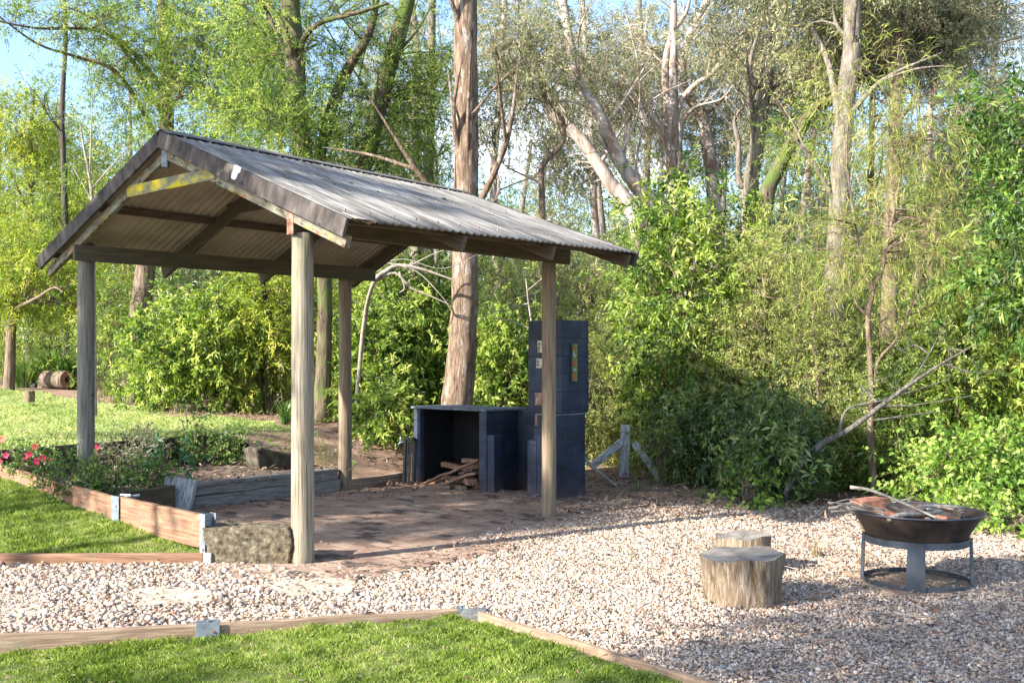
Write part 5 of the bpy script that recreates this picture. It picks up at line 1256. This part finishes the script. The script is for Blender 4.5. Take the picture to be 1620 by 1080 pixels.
l = [down(830, Y), at(826, 520, Y), at(800, 500, Y), at(770, 505, Y), at(757, 512, Y)]
tree('thin bare twigs right of the thick red trunk', [[down(850, Y), at(845, 560, Y), at(835, 470, Y), at(832, 440, Y)], pxl([(840, 520), (800, 505), (757, 505)], Y), pxl([(836, 480), (800, 488), (770, 498), (757, 506)], Y), pxl([(834, 460), (870, 430), (890, 410)], Y), pxl([(800, 488), (815, 520), (840, 530)], Y)],
     [[.02, .016, .01, .006], [.01, .008, .004], [.012, .01, .006, .003], [.008, .005, .002], [.006, .004, .002]], [ell(840, 450, Y, 30, 20, 1)], 'wattle', M['twig'], 125, name='dead_sapling')

# ------------------------------------------------------------------ shrubs
def shrub(label, px, Y, top, rx, style, seed, n=60, barkm=None, name='shrub', group=None, rd=None, low=None, lmat=None, cat='shrub', dens=1., basex=None):
    """px, Y: place; top: picture height of its crown; rx: half width in px"""
    x = (px-CX)/F*Y; g = float(zt(x, Y)); u, v = uv(x, Y)
    zt_ = EYE-(top-YH)/F*Y; zb = g if low is None else EYE-(low-YH)/F*Y
    c = (x, Y, (zt_+zb)/2); r = (rx/F*Y, rd or max(.45, min(1.2, rx/F*Y)), (zt_-zb)/2)
    rg = random.Random(seed); limbs = []; rad = []
    for k in range(5):
        a = rg.uniform(0, 6.28); q = Vector((x+r[0]*.7*math.cos(a)*rg.uniform(.3, 1), Y+r[1]*.7*math.sin(a), zb+(zt_-zb)*rg.uniform(.55, .9)))
        b = Vector((x+.01*math.cos(a), Y+.01*math.sin(a), g-.05)); m_ = b.lerp(q, .5)+Vector((rg.uniform(-.1, .1), rg.uniform(-.1, .1), .1))
        limbs.append([b, m_, q]); rad.append([.022, .016, .006])
    e = [(c, r, int(n*.7)), ((c[0]+rg.uniform(-.3, .3)*r[0], c[1], c[2]+r[2]*.35), (r[0]*.6, r[1]*.8, r[2]*.85), int(n*.2)), ((c[0]+rg.uniform(-.6, .6)*r[0], c[1], c[2]-r[2]*.3), (r[0]*.9, r[1]*.8, r[2]*.7), int(n*.2))]
    return plant(name, 'foliage', 'stem', (x, Y, g), limbs, rad, e, style, barkm or M['bark_brown'], label, cat, group, seed, dens, lmat, g, 6)
SH = [
 # label, px, Y, top, rx, style, n
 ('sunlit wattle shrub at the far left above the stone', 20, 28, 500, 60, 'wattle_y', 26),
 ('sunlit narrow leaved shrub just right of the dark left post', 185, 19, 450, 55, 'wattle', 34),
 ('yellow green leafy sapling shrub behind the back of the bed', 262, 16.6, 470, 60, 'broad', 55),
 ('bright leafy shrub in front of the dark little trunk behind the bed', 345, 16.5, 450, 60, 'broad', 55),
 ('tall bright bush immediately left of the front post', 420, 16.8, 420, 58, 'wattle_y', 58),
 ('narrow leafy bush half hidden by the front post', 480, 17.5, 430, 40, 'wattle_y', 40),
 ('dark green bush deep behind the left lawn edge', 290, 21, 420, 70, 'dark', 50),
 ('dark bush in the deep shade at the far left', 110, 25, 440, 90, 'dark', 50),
 ('leafy green bush between the front post and the back post', 580, 15.6, 520, 52, 'broad', 70),
 ('tall green bush behind the bay left of the red trunk', 660, 16.3, 425, 62, 'broad', 110),
 ('low pale weedy bush beside the black folding stand', 610, 14.2, 620, 34, 'broad', 28),
 ('bright leafy bush between the red trunk and the chimney', 795, 15.6, 500, 55, 'broad', 80),
 ('tall feathery bush behind and left of the chimney', 800, 18.5, 400, 80, 'wattle', 55),
 ('feathery green bush filling the gap under the right eave', 930, 17, 400, 80, 'fine', 110),
 ('dim small leaved bush just right of the chimney', 965, 14.9, 520, 52, 'fine', 95),
 ('shaded bush behind the pale braced post, low down', 1040, 14.6, 590, 60, 'fine', 80),
 ('tall bright broad leaved bush rising to the right of the eave', 1080, 13.6, 270, 95, 'broad', 120),
 ('leafy crowned bush in the middle of the right thicket', 1170, 14.4, 345, 75, 'broad', 80),
 ('pale yellow green fine leaved bush left of the thick pale gum', 1215, 13., 400, 70, 'fine', 160),
 ('fine leaved sunny bush around the foot of the thick pale gum', 1290, 12.3, 470, 55, 'fine', 90),
 ('dark glossy leaved bush low in the middle of the thicket', 1125, 12.6, 640, 50, 'dark', 46),
 ('dark glossy leaved bush with pale leaf undersides beside the leaning bough', 1215, 11.3, 655, 60, 'dark', 60),
 ('small bright sprig shrub at the back edge of the pebbles', 1180, 10.75, 745, 18, 'lime', 9),
 ('bushy green shrub behind the slim forked sapling', 1400, 13.4, 480, 60, 'fine', 75),
 ('shaded shrub filling behind the leaning bough', 1480, 13.6, 470, 80, 'broad', 80),
 ('lime green broad leaved shrub behind the fire bowl', 1500, 10.2, 705, 50, 'lime', 46),
 ('tall lime green climber shrub at the right edge', 1590, 10.4, 690, 55, 'lime', 60),
 ('low lime weeds touching the pebbles at the right edge', 1585, 9.0, 800, 40, 'lime', 26),
 ('sunlit long leaved bush above the lime shrub at the right edge', 1590, 12.6, 400, 55, 'wattle_y', 75),
 ('dense shaded bush far right in the thicket', 1550, 15.5, 470, 90, 'fine', 70),
 ('thicket bush behind the tall broad leaved one', 1010, 16.5, 380, 70, 'wattle', 60),
 ('rear green bush between the two grey gums', 1260, 16.5, 400, 90, 'wattle', 70),
 ('leafy rear bush seen between the back post and the grey trunk', 610, 19.5, 440, 60, 'broad', 60),
 ('rear bush hiding the foot of the slim pale trunk', 700, 20, 450, 60, 'broad', 60),
 ('rear wattle bush behind the tall bright bush', 390, 21, 380, 80, 'wattle', 55),
 ('rear wattle bush behind the front post', 500, 22, 400, 80, 'wattle', 45),
 ('rear sunny bush high behind the left lawn', 140, 25, 380, 100, 'wattle', 60),
 ('high rear wattle behind the gable', 60, 27, 400, 90, 'wattle', 50),
 ('rear bush far right beneath the pale limbs', 1420, 18, 330, 90, 'wattle', 50),
 ('rearmost bush at the right edge of the thicket', 1600, 19, 360, 90, 'wattle', 50),
 ('olive rear bush above the right eave', 870, 22, 330, 80, 'euc', 40),
 ('olive rear bush behind the many limbed gum', 1070, 24, 280, 110, 'euc', 50),
 ('little dull green bush in front of the right hand board of the braced post', 1048, 12.7, 668, 30, 'fine', 16),
 ('olive rear bush right of the tall grey gum', 1300, 24, 280, 110, 'euc', 50),
 ('mixed green shrub standing behind the pale braced post', 1075, 14.3, 560, 55, 'broad', 50),
 ('sunny green shrub standing behind the dark glossy bushes', 1150, 13.1, 500, 80, 'fine', 110),
 ('arching green shrub behind the slim forked sapling, low down', 1400, 12.2, 600, 55, 'wattle', 45),
 ('leafy shrub above the leaning bough at the right', 1500, 12.4, 520, 60, 'broad', 50),
 ('tall green wattle bush rising behind the roof ridge', 620, 24, 250, 110, 'wattle', 70),
 ('tall green wattle bush behind the gable peak', 330, 26, 230, 130, 'wattle', 80),
 ('tall green wattle bush far left behind the sapling', 130, 30, 260, 130, 'wattle', 70),
 ('green rear wattle bush under the crooked sapling', 850, 25, 360, 110, 'wattle', 60),
 ('green rear wattle bush behind the thick pale gum', 1330, 20, 330, 90, 'wattle', 50),
 ('tall rear bush closing the gap at the right edge', 1520, 22, 300, 110, 'wattle', 60),
]
for i, (lb, px, Y, top, rx, stl, n) in enumerate(SH):
    shrub(lb, px, Y, top, rx, stl, 300+i, n)

# strappy clumps, grass tufts
def clump(label, p, n, h, sp, m, seed, wd=.02, name='strappy_plant', cat='plant', group=None):
    rng = np.random.default_rng(seed); V = []; o = 0; Fc = []; T_ = []
    for k in range(n):
        a = rng.uniform(0, 6.28); out = np.array([math.cos(a), math.sin(a), 0]); hh_ = h*rng.uniform(.5, 1.1); s_ = sp*rng.uniform(.2, 1)
        b = np.array(p)+out*rng.uniform(0, .12*sp/.5); side = np.array([-out[1], out[0], 0])*wd/2; t = rng.random()
        prev = None; K = 5
        for j in range(K+1):
            q_ = j/K; c_ = b+out*s_*q_**1.7+np.array([0, 0, hh_*(q_*1.35-.55*q_**2.6)]); w_ = (1-q_**2)*.95+.05
            V += [c_-side*w_, c_+side*w_]
            if j: Fc.append((o-2, o-1, o+1, o)); T_.append(t)
            o += 2
    me = npmesh(name, V, Fc, T_)
    return tag(link(name, me, m, base=p), label, cat, group)
def gpt(px, Y): x = (px-CX)/F*Y; return (x, Y, float(zt(x, Y)))
clump('tall strappy green plant with silvery arching blades behind the hollow log', gpt(84, 23.1), 190, 1.05, 1.0, L['strap'], 1, .055)
clump('dense dark strappy plant right of the hollow log', gpt(112, 22.9), 150, .85, .8, L['strap'], 2, .05)
clump('feathery low green tuft left of the hollow log', gpt(40, 22.9), 220, .8, .9, L['strap'], 3, .03)
clump('dry straw coloured grass tuft right of the dark left post', gpt(172, 20.5), 140, .4, .6, L['dry'], 4, .014, 'grass_tuft', 'grass')
clump('green grass tuft beside the front post at the lawn edge', gpt(452, 14.6), 130, .42, .35, L['strap'], 5, .012, 'grass_tuft', 'grass')
clump('low grassy tuft behind the lawn stump', gpt(372, 17.2), 110, .32, .45, L['strap'], 6, .014, 'grass_tuft', 'grass')
clump('dry fallen grass tuft left of the lawn stump', gpt(262, 18), 110, .3, .6, L['dry'], 7, .014, 'grass_tuft', 'grass')
for i, (px, Y) in enumerate(((1010, 11.75), (1255, 10.9), (1110, 11.2), (1290, 7.9), (1365, 7.5), (660, 13.2))):
    clump(['wispy tuft at the pebble edge below the braced post', 'wispy tuft at the pebble edge below the dark bush', 'wispy pale tuft at the back of the pebbles', 'thin dry tuft growing through the pebbles near the stumps', 'thin dry tuft at the left leg of the fire bowl', 'sparse tuft beside the folding stand'][i], (((px-CX)/F*Y), Y, .0), 40, .16, .2, L['dry'] if i in (3, 4) else L['strap'], 20+i, .006, 'grass_tuft', 'grass')

# flower bed plants
M['petal'] = mat('pink_petal', [(.5,.015,.06),(.65,.04,.12)], s=30, rough=.5, bump=0); M['petal_o'] = mat('coral_petal', [(.75,.13,.08),(.8,.2,.12)], s=30, rough=.5, bump=0)
def bedz(x, y): return float(bed_z(np.array([x]), np.array([y]))[0])
STY['azalea'] = dict(per=11, slen=.12, LL=.04, LW=.02, droop=-.2, spread=.8, clump=.12, sp=7)
L['azalea'] = leafmat('azalea_leaves', [(.025,.06,.012),(.07,.14,.025),(.14,.24,.04),(.26,.35,.08)], .35, .4, .5)
L['varieg'] = leafmat('dusty_leaves', [(.06,.07,.035),(.12,.13,.07),(.2,.2,.12),(.28,.27,.18)], .3, .5, .4)
def bedshrub(label, px, py, Y, rx, ry, n, seed, lm=None, flowers=()):
    c = at(px, py, Y); g = bedz(c.x, c.y); root_b = (c.x, c.y, g)
    limbs = []; rad = []; rg = random.Random(seed)
    for k in range(6):
        q = c+Vector((rg.uniform(-.7, .7)*rx/F*Y, rg.uniform(-.15, .15), rg.uniform(-.4, .8)*ry/F*Y)); b = Vector((c.x, c.y, g-.02)); limbs.append([b, b.lerp(q, .5)+Vector((0, 0, .04)), q]); rad.append([.009, .007, .003])
    r = plant('azalea', 'foliage', 'stem', root_b, limbs, rad, [(tuple(c), (rx/F*Y, .28, ry/F*Y), n)], 'azalea', M['bark_brown'], label, 'shrub', None, seed, 1., lm, g, 5)
    for (fx, fy, s_, m_) in flowers:
        p = at(fx, fy, Y-.25); mb = MB(); rf = random.Random(int(fx)); tx = rf.uniform(-.3, .3)
        for k in range(5):
            a = k*1.2566+tx; d1 = Vector((math.cos(a), -.35, math.sin(a))); sd = Vector((-math.sin(a), 0, math.cos(a)))
            mb.add([p, p+d1*s_*.6+sd*s_*.42, p+d1*s_*1.05+sd*s_*.15+Vector((0, .1*s_, 0)), p+d1*s_*1.05-sd*s_*.15+Vector((0, .1*s_, 0)), p+d1*s_*.6-sd*s_*.42], [(0, 1, 2, 3, 4)])
        mb.tube([p, p+Vector((0, -s_*.5, 0))], s_*.08, 5)
        mb.build('flower', M[m_], r, solid=.002)
    return r
bedshrub('flowering azalea with pink blooms at the left end of the bed', 30, 722, 10.15, 46, 16, 11, 501, L['azalea'], [(40, 722, .036, 'petal'), (3, 694, .04, 'petal_o'), (0, 730, .03, 'petal'), (10, 720, .03, 'petal')])
bedshrub('azalea with a pair of pink blooms left of the dark post', 70, 735, 9.75, 36, 17, 12, 502, L['azalea'], [(60, 729, .038, 'petal'), (68, 725, .036, 'petal'), (56, 706, .034, 'petal_o'), (48, 718, .025, 'petal'), (80, 725, .02, 'petal')])
bedshrub('low leafy azalea at the foot of the dark post', 115, 752, 9.35, 45, 15, 17, 503, L['azalea'])
bedshrub('dusty leaved azalea right of the dark post with one bloom', 185, 728, 10.8, 42, 20, 20, 504, L['varieg'], [(153, 709, .036, 'petal')])
bedshrub('dusty leaved azalea against the back sleeper', 225, 712, 11.6, 38, 20, 22, 505, L['varieg'])
bedshrub('dense green azalea in front of the back bracket', 320, 714, 12.2, 50, 18, 34, 506, L['azalea'])
bedshrub('small azalea spilling over the sandstone corner', 372, 705, 12.4, 20, 14, 9, 507, L['azalea'])
bedshrub('bright low azalea behind the sunlit sleeper', 195, 782, 9.55, 40, 12, 18, 508, L['azalea'])
bedshrub('low azalea behind the red sleeper bracket', 140, 768, 9.5, 40, 12, 18, 509, L['azalea'])
bedshrub('mid green azalea in the middle of the bed', 235, 752, 10.2, 26, 17, 13, 510, L['azalea'])
bedshrub('wispy tall azalea shoot above the back sleeper', 305, 668, 12.2, 22, 10, 5, 511, L['azalea'])
STY['bigleaf'] = dict(per=7, slen=.16, LL=.14, LW=.05, droop=.5, spread=.7, clump=.12, sp=3)
L['bigleaf'] = leafmat('large_leaves', [(.03,.09,.03),(.06,.15,.05),(.1,.2,.06)], .35, .4, .5)
c = at(270, 722, 10.6); plant('leafy_plant', 'foliage', 'stem', (c.x, c.y, bedz(c.x, c.y)), [[Vector((c.x, c.y, bedz(c.x, c.y)-.02)), at(262, 740, 10.6), at(268, 712, 10.6)]], [[.012, .009, .005]], [(tuple(c), (.25, .2, .13), 8)], 'bigleaf', M['bark_brown'], 'large leaved green plant in the middle of the bed', 'plant', None, 520)

# ------------------------------------------------------------------ far wood: reads as one mass
rng = np.random.default_rng(77)
ells = []; 
for k in range(46):
    Y = rng.uniform(30, 46); px = -150+k*43+rng.uniform(-20, 20); top = rng.uniform(150, 360)
    zt_ = EYE-(top-YH)/F*Y; x = (px-CX)/F*Y
    ells.append(((x, Y, zt_/2), (2.6, 2, zt_/2), 90))
(lv, lt), br = foliage('far', ells, rng, None, 1.0)
tag(link('far_wood', npmesh('far_wood', lv, quads(len(lv)//4), lt), L['far']), 'dense green far wood closing the view behind the trees', 'wood', kind='stuff')
V, Fc = join([tube_np([Vector(((px-CX)/F*30, 30+(px % 7), -.3)), Vector(((px-CX+rng.uniform(-20, 20))/F*30, 30+(px % 7), 4)), Vector(((px-CX+rng.uniform(-40, 40))/F*30, 30+(px % 7), 8+rng.uniform(0, 3)))], [.16, .12, .05], 7) for px in range(0, 1640, 137)])
tag(link('far_trunks', npmesh('far_trunks', V, Fc, None, True), M['bark_grey']), 'thin grey far trunks of the wood behind the trees', 'wood', kind='stuff')

# trees standing outside the picture to the left and behind: they throw the dappled shade
def offtree(label, wlo, whi, slo, shi, t, n, seed, rt=1.2):
    """a tree whose shade falls on the ground band wlo..whi across the sun's path and slo..shi along it; it stands t metres up-sun"""
    nx, ny = -SD[1], SD[0]; w = (wlo+whi)/2; s_ = (slo+shi)/2-t; k = math.tan(EL)
    x = w*nx+s_*SD[0]; y = w*ny+s_*SD[1]; zc = t*k; rh = (shi-slo)/2*k; rw = (whi-wlo)/2
    b = Vector((x, y, 0)); l = [b, Vector((x+.1, y, zc*.5)), Vector((x, y+.1, zc))]
    plant('tree', 'crown', 'trunk', b, [l], [[.09, .07, .03]], [((x, y, zc), (rw, rw, rh), n)], 'dark', M['bark_brown'], label, 'tree', None, seed, 1., L['broad'], None, 8)
STY['dark']['clump'] = .3
offtree('leafy tree shading the paving from the left', 9.0, 11.0, 2.0, 9.8, 12, 220, 901)
offtree('narrow leafy tree shading the front of the paving', 7.5, 9.2, 2.9, 10.5, 14, 140, 904)
offtree('leafy tree behind the camera shading the front pebbles', 1.0, 4.6, 2.8, 10, 12.5, 300, 902)
offtree('sparse leafy tree behind the camera shading the front lawn', 4.0, 6.0, -1.5, 1.6, 12, 9, 903)
offtree('sparse tree far left over the upper lawn', 12.3, 13.6, 3, 9, 12, 34, 905)
